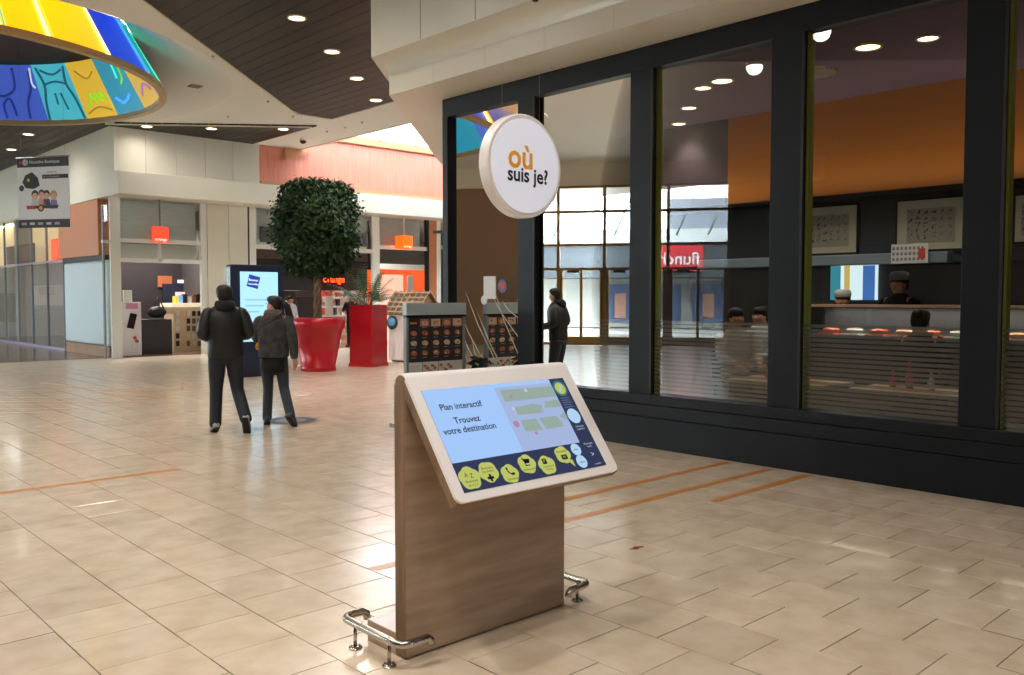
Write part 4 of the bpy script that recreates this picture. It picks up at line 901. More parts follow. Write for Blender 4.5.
for k in range(5): sflat('fine_print', rect(.866, .424 - k * .013, .93 - .008 * (k % 2), .428 - k * .013), em('fine_print', (120, 130, 160), .4), .0086)
stext('side_lettering', 'Téléchargez', .012, .9, .262, WTX); stext('side_lettering', "l'application", .012, .9, .247, WTX)
stext('side_lettering', 'Mode plein', .014, .90, .165, WTX); stext('side_lettering', 'écran', .014, .90, .15, WTX); stext('side_lettering', '>', .04, .895, .105, WTX); stext('side_lettering', 'accessibilité', .010, .9, .055, WTX)
# low plinth at the back
pl = put('back_plinth', MB().box(KX0 + .003, KX1 - .01, 3.2, 3.43, .0, .10), WOODM, ks, bevel=.003)
put('plinth_top', MB().box(KX0 + .003, KX1 - .01, 3.202, 3.428, .1, .104), BEZEL, pl)
put('cable_hole', MB().tube([(KX0 + .0015, 3.32, .055), (KX0 + .004, 3.32, .055)], .012, 12), BLACK, pl)
put('side_lamp', MB().obox(kp(KW + .004, .3, -.01), (.004, 0, 0), (0, .012, .016), ND * .008), mat('amber', (230, 180, 20), .4, emit=.3), ks)
# tubular guards at both ends
def guard(cx, s, label):
    """cx: line of the long tube; s: +1 when the ends point to +x"""
    t = thing('kiosk_guard', label, 'guard rail', (cx, 3.24, 0), 0, 'steel tube guards at the kiosk foot')
    z = .115; y0, y1 = 3.03, 3.50; pts = []
    def arc(c, r, a0, a1, f): return [f(c[0] + r * math.cos(R(a0 + (a1 - a0) * k / 6)), c[1] + r * math.sin(R(a0 + (a1 - a0) * k / 6))) for k in range(7)]
    r = .05
    pts += [(cx + s * .165, y0, .082), (cx + s * .16, y0, .1), (cx + s * .145, y0, z)]
    pts += arc((cx + s * r, y0 + r), r, -90, -180, lambda a, b: (cx + s * r + s * (a - (cx + s * r)), b, z))
    pts += arc((cx + s * r, y1 - r), r, 180, 90, lambda a, b: (cx + s * r + s * (a - (cx + s * r)), b, z))
    pts += [(cx + s * .11, y1, z), (cx + s * .135, y1, .1), (cx + s * .14, y1, .075)]
    put('tube', MB().tube(pts, .0185, 14), STEEL, t)
    for y in (3.12, 3.39):
        l = put('leg', MB().tube([(cx, y, .006), (cx, y, z)], .0085, 10), STEEL, t)
        fl = put('foot_flange', MB().lathe([(.032, 0), (.032, .005), (.012, .008)], (cx, y, 0), 18), STEEL, l)
        for a in (0, 2.1, 4.2): put('bolt', MB().lathe([(.005, .004), (.005, .014)], (cx + .022 * math.cos(a), y + .022 * math.sin(a), 0), 6), STEEL, l)
guard(2.172, 1, 'bent steel tube guard at the left foot of the kiosk')
guard(3.385, -1, 'bent steel tube guard at the right foot of the kiosk')
q = onz(636, 548); rg = random.Random(5)
m = MB(); m.add([(q.x + r_ * math.cos(a_), q.y + r_ * .6 * math.sin(a_), .001) for r_, a_ in [(.075, 0), (.04, .6), (.06, 1.2), (.03, 2), (.075, 2.8), (.05, 3.6), (.06, 4.3), (.03, 5), (.065, 5.6)]], [tuple(range(9))]); m.ball((q.x, q.y, .004), .03, .015, .006, 8, 5)
tag(put('fallen_leaf', m, mat('dead_leaf', (150, 88, 40), .7)), 'small crumpled brown leaf on the floor tiles right of the kiosk', 'leaf')

# ------------------------------------------------------------------ ROUND SIGN above the kiosk
DCx = Vector((2.838, 2.95, 2.228)); DR, DT = .2395, .062
sn = thing('round_sign', 'round white hanging sign with orange and black lettering above the kiosk', 'sign', (DCx.x, DCx.y, DCx.z - DR))
prf = [(0.0, 0), (DR - .006, 0), (DR, -.006), (DR, -DT + .006), (DR - .006, -DT), (0, -DT)]
m = MB(); n = 64; vs = []
for r_, d_ in prf:
    for k in range(n): a_ = 2 * math.pi * k / n; vs.append((DCx.x + r_ * math.cos(a_), DCx.y - d_, DCx.z + r_ * math.sin(a_)))
fs = [(i * n + k, i * n + (k + 1) % n, (i + 1) * n + (k + 1) % n, (i + 1) * n + k) for i in range(len(prf) - 1) for k in range(n)]
m.add(vs, fs, False); rim = put('drum', m, mat('sign_shell', (232, 226, 224), .25), sn)
fc = put('face', MB().prism(disc(0, 0, DR - .022, 64), .0005, .003, lambda a, b, n_: (DCx.x + a, DCx.y - n_, DCx.z + b)), mat('sign_face', (226, 228, 240), .35, emit=.16, ecol=(226, 230, 250)), sn)
put('lettering', text_mesh('où', .155, (DCx.x - .035, DCx.y - .0045, DCx.z + .035), (1, 0, 0), (0, 0, 1), bold=.0035), mat('lettering_orange', (250, 176, 50), .5), fc)
put('lettering', text_mesh('suis je?', .094, (DCx.x + .012, DCx.y - .0045, DCx.z - .045), (1, 0, 0), (0, 0, 1), bold=.0022), mat('lettering_black', (24, 22, 24), .5), fc)
for k, dx in enumerate((-.12, .12)):
    put('cable', MB().tube([(DCx.x + dx, DCx.y + DT / 2, DCx.z + DR * .8), (DCx.x + dx, DCx.y + DT / 2, ZC - .03)], .0003, 4), mat('clear_nylon', (225, 222, 212), .4), sn)

# ------------------------------------------------------------------ ADVERTISING TOTEM
tt = thing('advertising_totem', 'tall navy advertising totem with a bright blue screen behind the couple', 'totem', (8.33, 16.6, 0))
put('casing', MB().prism(rrect(7.75, .0, 8.92, 2.27, .06), 16.5, 16.72, lambda a, b, n_: (a, n_, b)), mat('totem_navy', (30, 38, 62), .3), tt, bevel=.012)
p = put('screen', MB().prism(rect(7.95, .72, 8.77, 2.13), 16.485, 16.5, lambda a, b, n_: (a, n_, b)), mat('totem_screen', (0, 0, 0), .2, emit=.62, ecol=(176, 228, 250)), tt)
TO = Vector((0, 16.48, 0)); 
put('logo_tile', flat(TO, (1, 0, 0), (0, 0, 1), [(8.08, 1.84), (8.32, 1.78), (8.38, 2.02), (8.14, 2.08)], 0), mat('totem_blue', (0, 0, 0), .3, emit=.6, ecol=(40, 74, 160)), p)
put('logo_lettering', text_mesh('Bonnes', .07, (8.23, 16.478, 1.96), (1, 0, -.08), (.08, 0, 1)), mat('totem_white', (0, 0, 0), .3, emit=.9, ecol=(240, 246, 255)), p)
put('logo_lettering', text_mesh('nouvelles', .06, (8.23, 16.478, 1.88), (1, 0, -.08), (.08, 0, 1)), MATS['totem_white'], p)
for k in range(3): put('caption_line', flat(TO, (1, 0, 0), (0, 0, 1), rect(8.05, 1.55 - k * .12, 8.55 - .1 * k, 1.575 - k * .12), 0), mat('totem_pale', (0, 0, 0), .3, emit=.75, ecol=(120, 170, 220)), p)

# ------------------------------------------------------------------ TREE IN THE ROUND RED POT
TP = Vector((9.97, 16.95, 0))
tr = thing('potted_tree', 'clipped ficus tree with a twisted trunk in a round red pot', 'tree', TP)
pot = put('pot', MB().lathe([(.0, 0), (.38, 0), (.39, .10), (.375, .11), (.53, .92), (.585, .93), (.595, 1.16), (.56, 1.17), (.55, 1.12), (.0, 1.1)], TP, 40, cap=False), RED, tr)
put('soil', MB().lathe([(0, 1.12), (.55, 1.12)], TP, 24, cap=False), mat('soil', (50, 36, 26), .9), pot)
BARK = vary(mat('bark', (112, 92, 66), .8), (92, 74, 52), (136, 114, 84), 8, (1, 1, .4))
for ph in (0, 2.1, 4.2):
    put('trunk_stem', MB().tube([(TP.x + .05 * math.cos(ph + t * 1.1), TP.y + .05 * math.sin(ph + t * 1.1) , 1.1 + t * .14) for t in range(11)], [.055 - .002 * t for t in range(11)], 8), BARK, tr)
rg = random.Random(21); fo = MB(); LC = Vector((TP.x, TP.y, 3.13)); 
br = MB()
for k in range(16):
    a = rg.uniform(0, 6.28); e = LC + Vector((.6 * math.cos(a), .6 * math.sin(a), rg.uniform(-.7, .9))); br.tube([LC + Vector((0, 0, -.9)), LC + (e - LC) * .5, e], [.025, .018, .006], 5)
o = put('branches', br, BARK, tr); o['kind'] = 'stuff'
def leafset(mb, n, fn, size, rg):
    for i in range(n):
        p, nrm = fn(rg); d = Vector((rg.uniform(-1, 1), rg.uniform(-1, 1), rg.uniform(-1.2, .2))).normalized(); s_ = d.cross(nrm)
        if s_.length < .05: continue
        s_.normalize(); L = size * rg.uniform(.7, 1.3); W = L * .26
        mb.add([p, p + d * L * .45 + s_ * W + nrm * .008, p + d * L, p + d * L * .45 - s_ * W + nrm * .008], [(0, 1, 2, 3)])
def crown(rg):
    while True:
        a = rg.uniform(0, 6.283); b_ = rg.uniform(-1, 1)
        # rounded block, fuller at the shoulders
        rxy = .86 * (1 - abs(b_) ** 5 * .45) * (1.0 if b_ > -.2 else 1 - .28 * ((-b_ - .2) / .8) ** 1.5); z = 1.0 * b_
        f = 1 - abs(rg.gauss(0, .13)) if rg.random() > .16 else 1 + abs(rg.gauss(0, .07)); lump = 1 + .08 * math.sin(3 * a + 4 * b_) + .06 * math.sin(7 * a - 6 * b_)
        r_ = rxy * f * lump; n_ = Vector((math.cos(a), math.sin(a), b_ * .8)).normalized()
        return LC + Vector((r_ * math.cos(a), r_ * math.sin(a), z + rg.gauss(0, .04))), n_
def crown_in(rg):
    p, n_ = crown(rg); return LC + (p - LC) * rg.uniform(.35, .95), n_
leafset(fo, 9000, crown, .105, rg); leafset(fo, 3500, crown_in, .11, rg)
def topf(rg):
    a = rg.uniform(0, 6.283); r_ = .8 * math.sqrt(rg.random()); s_ = rg.choice((1, 1, -1))
    return LC + Vector((r_ * math.cos(a), r_ * math.sin(a), s_ * (.98 - .2 * (r_ / .85) ** 3) + rg.gauss(0, .05))), Vector((0, 0, s_))
leafset(fo, 1800, topf, .11, rg)
LEAF = vary(mat('ficus_leaf', (34, 56, 30), .6, spec=.25), (26, 46, 24), (48, 74, 40), 3, rnd=('island', .35))
o = put('foliage', fo, LEAF, tr); o['kind'] = 'stuff'

# ------------------------------------------------------------------ SQUARE RED PLANTER WITH A PALM
PL = Vector((11.52, 17.3, 0)); rz = R(-38)
pn = thing('potted_palm', 'small palm in a tall square glossy red planter', 'plant', PL, R(20))
def sq(r, z): return [(r, -r, z), (r, r, z), (-r, r, z), (-r, -r, z)]
def frus(levels):
    m = MB(); vs = []; 
    for r, z in levels: vs += sq(r, z)
    n = len(levels); return m.add(vs, [(i * 4 + k, i * 4 + (k + 1) % 4, (i + 1) * 4 + (k + 1) % 4, (i + 1) * 4 + k) for i in range(n - 1) for k in range(4)] + [(3, 2, 1, 0), tuple((n - 1) * 4 + k for k in range(4))])
put('planter', frus([(.335, 0), (.335, .07), (.315, .08), (.315, 1.43)]), REDG, pn, world=False, bevel=.008)
put('planter_recess', MB().add([(-.2, -.3152, 1.1), (.2, -.3152, 1.1), (.05, -.3152, .05), (-.05, -.3152, .05)], [(0, 1, 2, 3)]), REDG, pn, world=False)
put('soil', MB().box(-.29, .29, -.29, .29, 1.42, 1.44), MATS['soil'], pn, world=False)
PALM = vary(mat('palm_leaf', (70, 100, 54), .5), (52, 82, 42), (96, 122, 70), 3)
for k in range(24):
    a = k * 2.4 + rg.uniform(-.2, .2); tilt = rg.uniform(.25, 1.05) if k > 6 else rg.uniform(.05, .35); L = rg.uniform(.7, 1.0); m = MB(); pts = []
    for j in range(15):
        t = j / 14; r_ = L * (math.sin(tilt) * t + .25 * tilt * t * t); z = L * (math.cos(tilt) * t - .35 * tilt * t * t); pts.append(Vector((.06 * math.cos(a) + r_ * math.cos(a), .06 * math.sin(a) + r_ * math.sin(a), 1.43 + z)))
    m.tube(pts, [.008] * 5 + [.005] * 10, 5)
    side = Vector((-math.sin(a), math.cos(a), 0))
    for j in range(3, 15):
        for s_ in (-1, 1):
            b0 = pts[j]; t_ = (pts[j] - pts[j - 1]).normalized(); d = (side * s_ + t_ * .55 + Vector((0, 0, -.2))).normalized(); l_ = .34 * (1 - .045 * j); w_ = t_ * .006
            m.add([b0 - w_, b0 + d * l_ * .5 - w_ * 1.5, b0 + d * l_ + Vector((0, 0, -.05)), b0 + d * l_ * .5 + w_ * 1.5, b0 + w_], [(0, 1, 2, 3, 4)])
    put('frond', m, PALM, pn, world=False)

# ------------------------------------------------------------------ SMALL WOODEN HOUSE STAND with a shingle-lath roof
HB = ond(413, 366, 21.9); HB = Vector((HB.x, HB.y, 0))
hs = thing('wooden_house_stand', 'small pale wooden house shaped stand with a latticed pitched roof', 'stand', HB, R(-81.5))
put('body', MB().box(-.5, .5, -.36, .36, 0.04, 1.28), PINE, hs, world=False, bevel=.01); put('front_board', MB().box(-.48, .48, -.375, -.36, .06, 1.2), mat('pinkish_white', (226, 208, 200), .5), hs, world=False); put('foot', MB().box(-.45, .45, -.3, .3, 0, .04), BLACK, hs, world=False)
put('gable', MB().prism([(-.36, 1.28), (.36, 1.28), (0, 1.72)], -.5, .5, lambda a, b, n_: (n_, a, b)), PINE, hs, world=False)
for s in (-1, 1):
    r = put('roof_slope', MB().add([(-.62, s * .46, 1.2), (.62, s * .46, 1.2), (.62, 0, 1.76), (-.62, 0, 1.76), (-.62, s * .46, 1.17), (.62, s * .46, 1.17), (.62, 0, 1.73), (-.62, 0, 1.73)], [(0, 1, 2, 3), (7, 6, 5, 4), (0, 4, 5, 1), (1, 5, 6, 2), (2, 6, 7, 3), (3, 7, 4, 0)]), mat('roof_board', (120, 100, 76), .6), hs, world=False)
    for k in range(5): t = .06 + k * .21; put('roof_lath', MB().obox((0, s * .46 * (1 - t), 1.215 + .56 * t), (.63, 0, 0), (0, -s * .012, .0146), (0, s * .0146, .012)), PINE, r, world=False)
    for k in range(7): x = -.6 + k * .2; put('roof_lath', MB().obox((x, s * .23, 1.495), (.012, 0, 0), (0, s * .23, -.28), (0, s * .012, .01)), PINE, r, world=False)
pt_ = put('porthole', MB().tube([(-.32, -.375, .98), (-.32, -.42, .98)], .17, 20), BLACKG, hs, world=False); put('porthole_picture', MB().ball((-.32, -.415, 1.01), .14, .03, .11, 14, 8), mat('porthole_blue', (70, 160, 200), .3), pt_, world=False)

# ------------------------------------------------------------------ MENU STAND
MA, MZ = Vector((6.365, 8.76, 0)), Vector((7.31, 8.76, 0)); MU = (MZ - MA); MW = MU.length; MU.normalize(); MN = Vector((MU.y, -MU.x, 0))   # MN towards the camera
M0 = Vector((MA.x, MA.y, 0)); HT = 1.545
ms = thing('menu_stand', 'grey metal menu stand covered with rows of food pictures', 'menu stand', M0 + MU * MW / 2)
def mbx(u0, u1, z0, z1, n0, n1): c = M0 + MU * (u0 + u1) / 2 + MN * (n0 + n1) / 2 + UP * (z0 + z1) / 2; return MB().obox(c, MU * (u1 - u0) / 2, MN * (n1 - n0) / 2, UP * (z1 - z0) / 2)
SG = mat('stand_grey', (128, 136, 140), .4)
put('post', mbx(0, .035, 0, HT - .16, -.03, .03), SG, ms); put('post', mbx(MW - .035, MW, 0, HT - .16, -.03, .03), SG, ms)
put('header_board', mbx(-.005, MW + .005, HT - .15, HT, -.04, .045), mat('stand_blue_grey', (176, 192, 198), .4), ms, bevel=.004); put('header_rail', mbx(0, MW, HT - .18, HT - .15, -.03, .035), BLACKF, ms)
bd = put('menu_board', mbx(.035, MW - .035, .45, HT - .18, -.015, .01), mat('board_plum', (44, 40, 48), .5), ms)
put('foot_bar', mbx(-.1, MW + .1, 0, .05, -.2, .2), SG, ms)
FC = [mat('food_%d' % i, c, .5) for i, c in enumerate([(206, 170, 130), (190, 120, 80), (214, 196, 170), (176, 90, 60), (220, 180, 140), (160, 110, 70)])]
rg = random.Random(9); bw = (MW - .07) / 5; zt = HT - .18
for j in range(4):
    for i in range(5):
        u = .035 + bw * (i + .5); z = zt - .07 - j * .125
        if j == 0 and i == 0: put('food_picture', mbx(u - .05, u + .05, z - .012, z + .012, .01, .013), MATS['lit_brown'], bd); continue
        if j == 0: put('food_picture', mbx(u - bw * .42, u + bw * .42, z - .045, z + .05, .01, .012), FC[(i + j) % 6], bd)
        p = put('food_picture', MB().add([M0 + MU * (u + a) + UP * (z + b) + MN * .0135 for a, b in [(-.05, .012), (-.035, -.026), (.03, -.036), (.056, -.012), (.04, .022), (-.01, .034)]], [tuple(range(6))]), FC[(i * 2 + j) % 6], bd)
        for k in range(3): a, b = rg.uniform(-.03, .03), rg.uniform(-.016, .018); put('food_piece', MB().ball(M0 + MU * (u + a) + UP * (z + b) + MN * .013, .013, .013, .01, 6, 4), FC[rg.randrange(6)], bd)
        put('caption', mbx(u - .04, u + .03, z - .06, z - .055, .01, .012), LGREY, bd)
zl = zt - .56
for i, (u0, u1) in enumerate(((.04, .255), (.265, .51), (.52, MW - .04))):
    p = put('price_sheet', mbx(u0, u1, zl - .32, zl, .01, .014), OFFW, bd)
    if i:
        for k in range(5): put('food_piece', MB().ball(M0 + MU * (u0 + .03 + k * .04) + UP * (zl - .05 - .03 * (k % 3)) + MN * .015, .03, .02, .018, 8, 5), FC[[3, 1, 5, 0][(i + k) % 4]], bd)
    else:
        for k in range(7): put('caption', mbx(u0 + .03, u1 - .03 - .02 * (k % 3), zl - .05 - k * .03, zl - .045 - k * .03, .014, .0145), LGREY, bd)
# small dark pot plants behind the menu stand
def small_plant(px, py, d, lb, m, n, h, sp):
    q = ond(px, py, d) if d else Vector((7.13, 8.22, 0)); q.z = 0; t = thing('small_plant', lb, 'plant', q, 0, 'small pot plants by the menu stand')
    put('pot', MB().lathe([(0, 0), (.1, 0), (.13, .22), (.12, .22), (.11, .2), (0, .2)], q, 16, cap=False), mat('pot_white', (200, 200, 196), .5), t)
    mm = MB(); r2 = random.Random(int(px)); leafset(mm, n, lambda r: (q + Vector((r.gauss(0, sp), r.gauss(0, sp), .25 + h * r.random())), Vector((r.uniform(-1, 1), r.uniform(-1, 1), .6)).normalized()), .16, r2)
    o = put('foliage', mm, m, t); o['kind'] = 'stuff'
DKL = mat('dark_leaf', (26, 40, 30), .5)
small_plant(476, 350, 0, 'dark leafy pot plant right of the menu stand', DKL, 130, .62, .045)
small_plant(402, 350, 11.3, 'dark green pot plant peeking out left of the menu stand', DKL, 30, .3, .02)
# ------------------------------------------------------------------ HANGING BANNER
BA, BB = ond(17, 158, 18), ond(69, 166, 17.7); BU = BB - BA; BU.z = 0; BWd = BU.length; BU.normalize(); BN = Vector((BU.y, -BU.x, 0))
bt = BA.z; bh = 1.43; B0 = Vector((BA.x, BA.y, bt))
bn = thing('hanging_banner', 'white hanging banner with cartoon racing cart and dark title strips', 'banner', B0 + BU * BWd / 2 + UP * -bh)
def bflat(name, pts, m, lift, par): return put(name, flat(B0, BU, UP, pts, lift), m, par)
sh_ = put('sheet', MB().obox(B0 + BU * BWd / 2 + UP * -bh / 2, BU * BWd / 2, BN * .003, UP * bh / 2), mat('banner_white', (244, 244, 246), .6), bn)
PLUM = mat('banner_plum', (60, 52, 64), .6)
bflat('title_strip', rect(0, -.2, BWd, -.01), PLUM, .005, sh_); bflat('foot_strip', rect(0, -bh, BWd, -bh + .17), PLUM, .005, sh_)
bflat('title_star', [(.09 + (.05 if k % 2 else .022) * math.cos(k * .785), -.1 + (.05 if k % 2 else .022) * math.sin(k * .785)) for k in range(8)], mat('banner_pink', (220, 60, 120), .5), .007, sh_)
bflat('title_disc', disc(.2, -.1, .065), OFFW, .007, sh_); put('lettering', text_mesh('10', .09, B0 + BU * .2 + UP * -.1, BU, UP, lift=.009), PLUM, sh_)
put('lettering', text_mesh('Nouvelles Boutiques', .088, B0 + BU * .66 + UP * -.1, BU, UP, lift=.008, bold=.002), OFFW, sh_)
bflat('date_strip', rect(.6, -.44, BWd - .02, -.36), PLUM, .005, sh_); put('lettering', text_mesh('Du 5 au 30 septembre', .045, B0 + BU * .82 + UP * -.4, BU, UP, lift=.007), OFFW, sh_); put('lettering', text_mesh('Grand Jeu', .06, B0 + BU * .84 + UP * -.31, BU, UP, lift=.007), PLUM, sh_)
DK = mat('banner_dark', (44, 40, 46), .6); SKIN0 = mat('banner_skin', (226, 176, 150), .6); PK = mat('banner_rose', (226, 160, 170), .6)
bflat('cart_hood', [(.12, -.5), (.2, -.36), (.36, -.3), (.5, -.42), (.54, -.58), (.4, -.64), (.2, -.62)], DK, .006, sh_); bflat('cart_lamp', disc(.27, -.46, .035), mat('banner_yellow', (230, 180, 60), .6), .008, sh_); bflat('wheel', disc(.1, -.62, .06), DK, .007, sh_)
for k, (u, v, r_, hc) in enumerate([(.42, -.78, .085, DK), (.58, -.76, .075, mat('hair_brown', (110, 70, 50), .6)), (.7, -.78, .08, DK), (.87, -.8, .085, mat('hair_sand', (196, 150, 100), .6))]):
    bflat('rider_hair', disc(u, v + .03, r_), hc, .006, sh_); bflat('rider_face', disc(u, v - .01, r_ * .82), SKIN0, .008, sh_); bflat('rider_body', [(u - .1, v - .25), (u + .1, v - .25), (u + .07, v - .07), (u - .07, v - .07)], [OFFW, PK, NAVY, mat('banner_lilac', (140, 120, 170), .6)][k], .007, sh_); bflat('rider_mouth', disc(u, v - .035, r_ * .3, 10, r_ * .12), OFFW, .009, sh_)
bflat('cart_body', [(.25, -1.04), (.95, -1.04), (1.0, -.98), (.2, -.98)], DK, .009, sh_); bflat('wheel', disc(.56, -1.03, .075), DK, .01, sh_); bflat('wheel_hub', disc(.56, -1.03, .045), MATS['banner_yellow'], .011, sh_)
bflat('cart_nose', rect(.22, -1.05, .42, -.99), mat('banner_red', (190, 50, 60), .6), .01, sh_)
for k in range(5): bflat('sponsor_mark', rect(.08 + k * .2, -bh + .06, .2 + k * .2, -bh + .11), OFFW if k % 2 else LGREY, .007, sh_)
put('top_bar', MB().tube([B0 - BU * .02, B0 + BU * (BWd + .02)], .015, 8), STEEL, bn)
for s in (.1, BWd - .1): a = B0 + BU * s; put('cable', MB().tube([a, Vector((a.x, a.y, 7.05))], .0015, 5), STEEL, bn)

# ------------------------------------------------------------------ FLOOR STICKER
q = onz(291, 420.5); st = thing('floor_sticker', 'round dark printed sticker on the floor beside the woman', 'sticker', q)
put('disc', MB().lathe([(0.0, .0015), (.36, .0015)], q, 36, cap=False), mat('sticker_grey', (150, 146, 152), .4), st); put('ring', MB().lathe([(.2, .0022), (.33, .0022)], q, 36, cap=False), mat('sticker_dark', (60, 56, 66), .4), st)
put('mark', MB().add([(q.x - .1, q.y - .05, .003), (q.x + .1, q.y - .05, .003), (q.x, q.y + .14, .003)], [(0, 1, 2)]), mat('sticker_violet', (140, 80, 140), .4), st)

# ------------------------------------------------------------------ PEOPLE
SKIN = mat('skin', (196, 142, 112), .5); HAIRD = mat('dark_hair', (26, 20, 18), .6)
def skin_mesh(name, pts, edges, m, parent, sub=2):
    """pts: list of (xyz, radius); one continuous surface grown by a skin modifier"""
    me = bpy.data.meshes.new(name); me.from_pydata([tuple(p[0]) for p in pts], edges, []); o = bpy.data.objects.new(name, me); COL.objects.link(o); me.materials.append(m)
    o.parent = parent
    md = o.modifiers.new('skin', 'SKIN'); md.use_smooth_shade = True
    for i, p in enumerate(pts):
        r = p[1]; me.skin_vertices[0].data[i].radius = (r, r) if not isinstance(r, tuple) else r
        me.skin_vertices[0].data[i].use_root = (i == 0)
    s = o.modifiers.new('sub', 'SUBSURF'); s.levels = sub; s.render_levels = sub
    return o
def person(name, label, loc, rz, h, pose, look, group=None):
    """local frame: faces +y. pose: joints of limbs; look: materials and options"""
    t = thing(name, label, 'person', loc, rz, group); k = h / 1.75
    V = lambda x, y, z: Vector((x * k, y * k, z * k))
    lean = pose.get('lean', 0.0); hd = pose.get('head', (0, .02, 0)); hturn = pose.get('turn', 0.0)
    pel, spi, che, nek = V(0, 0, .95), V(0, lean * .3, 1.14), V(0, lean * .7, 1.34), V(0, lean - .01, 1.50)
    jaw, sku = V(hd[0] * .6, lean + hd[1] * .6, 1.58), V(hd[0], lean + hd[1] - .005, 1.655)
    P = [(pel, .13 * k), (spi, .12 * k), (che, .14 * k), (nek, .052 * k), (jaw, .072 * k), (sku, .088 * k)]; Ed = [(0, 1), (1, 2), (2, 3), (3, 4), (4, 5)]
    fwd = Vector((math.sin(hturn), math.cos(hturn), 0)); sd = Vector((fwd.y, -fwd.x, 0))
    i0 = len(P); P.append((jaw + fwd * .098 * k + UP * .035 * k, .011 * k)); Ed.append((4, i0))          # nose
    for s in (-1, 1): i0 = len(P); P.append((jaw + sd * s * .09 * k + UP * .04 * k - fwd * .01 * k, .015 * k)); Ed.append((4, i0))   # ears
    arms, legs = [], []
    for s, key in ((-1, 'L'), (1, 'R')):
        el, wr = pose['arm' + key]; sh = V(s * .185, lean * .85, 1.43); el, wr = V(*el), V(*wr); i0 = len(P)
        hand = wr + (wr - el).normalized() * .085 * k
        P += [(sh, .062 * k), (el, .045 * k), (wr, .028 * k), (hand, .03 * k)]; Ed += [(2, i0), (i0, i0 + 1), (i0 + 1, i0 + 2), (i0 + 2, i0 + 3)]
        d = (wr - el).normalized(); up_ = Vector((0, 0, 1)); a = d.cross(up_); a = a.normalized() if a.length > .1 else Vector((0, 1, 0)); b = a.cross(d).normalized()
        for f, L in ((-.028, .06), (-.01, .075), (.009, .07), (.026, .055)):
            j = len(P); P += [(hand + a * f * k + d * L * .55 * k, .0095 * k), (hand + a * f * k + d * L * k - b * .028 * k, .008 * k)]; Ed += [(i0 + 3, j), (j, j + 1)]
        j = len(P); P += [(wr + d * .04 * k + a * .04 * k * s, .0105 * k), (wr + d * .085 * k + a * .05 * k * s - b * .015 * k, .0085 * k)]; Ed += [(i0 + 2, j), (j, j + 1)]
        arms.append((sh, el, wr))
    for s, key in ((-1, 'L'), (1, 'R')):
        if 'leg' + key not in pose: continue
        kn, an, to = (V(*p) for p in pose['leg' + key]); hip = V(s * .095, 0, .9); i0 = len(P)
        P += [(hip, .085 * k), (kn, .058 * k), (an, .038 * k), (to, .03 * k)]; Ed += [(0, i0), (i0, i0 + 1), (i0 + 1, i0 + 2), (i0 + 2, i0 + 3)]; legs.append((hip, kn, an, to))
    skin_mesh('body', P, Ed, look.get('skin', SKIN), t)
    # jacket: lofted trunk and sleeves
    jm = look['top']; z0 = look.get('hem', .80); m = MB(); B = look.get('bulk', 1.0)
    ex = Vector((1, 0, 0)); ey = Vector((0, 1, 0)); rg_ = []
    for z, a, b, ly in ((z0, .175, .125, 0), (z0 + .04, .185, .132, 0), (1.0, .178, .128, .05), (1.14, .180, .132, .3), (1.28, .205, .140, .6), (1.38, .212, .134, .8), (1.45, .175, .110, .92), (1.50, .095, .085, 1), (1.525, .075, .075, 1)):
        if z < z0: continue
        rg_.append((V(0, lean * ly, z), ex * a * k * B, ey * b * k * B))
    m.rings(rg_)
    for sh, el, wr in arms:
        mid = (sh + el) / 2; mid2 = (el + wr) / 2; up_ = UP * .02 * k
        m.tube([sh + UP * .012 * k + (che - sh) * .25, sh + UP * .004 * k, mid, el - (el - mid) * .15, el + (wr - el) * .12, mid2, wr - (wr - el) * .06, wr], [.07 * k * B, .079 * k * B, .068 * k * B, .062 * k * B, .06 * k * B, .054 * k * B, .047 * k * B, .04 * k * B], 14)
    put(look.get('topname', 'jacket'), m, jm, t, world=False).modifiers.new('sub', 'SUBSURF').render_levels = 1
    if look.get('hood'):
        hm = MB(); c = V(0, lean - .055, 1.505)
        hm.rings([(c + V(0, -.04, -.10), ex * .07 * k, ey * .03 * k), (c + V(0, -.045, -.05), ex * .12 * k, ey * .055 * k), (c + V(0, -.01, .0), ex * .13 * k, ey * .10 * k), (c + V(0, .025, .045), ex * .115 * k, ey * .10 * k), (c + V(0, .03, .06), ex * .09 * k, ey * .08 * k)])
        put('hood', hm, look.get('hoodmat', jm), t, world=False).modifiers.new('sub', 'SUBSURF').render_levels = 1
    if 'skirt' in look:
        m = MB(); m.rings([(V(0, .01, .72), ex * .185 * k, ey * .15 * k), (V(0, .01, .80), ex * .19 * k, ey * .15 * k), (V(0, 0, .95), ex * .178 * k, ey * .13 * k)]); put('tunic_hem', m, look['skirt'], t, world=False)
    if legs:
        m = MB(); m.rings([(V(0, 0, .80), ex * .15 * k, ey * .11 * k), (V(0, 0, .90), ex * .172 * k, ey * .125 * k), (V(0, 0, 1.02), ex * .16 * k, ey * .115 * k)])
        lw = look.get('legw', 1.0)
        for hip, kn, an, to in legs:
            md = (hip + kn) / 2; m2 = (kn + an) / 2; d = (an - kn).normalized()
            m.tube([hip + UP * .03 * k, hip - UP * .04 * k, md, kn - (kn - md) * .2, kn, kn + (an - kn) * .2, m2, an - (an - kn) * .1, an + d * .035 * k], [r_ * k * lw for r_ in (.09, .098, .086, .072, .069, .068, .066, .064, .066)], 14)
        put('trousers', m, look['legs'], t, world=False).modifiers.new('sub', 'SUBSURF').render_levels = 1
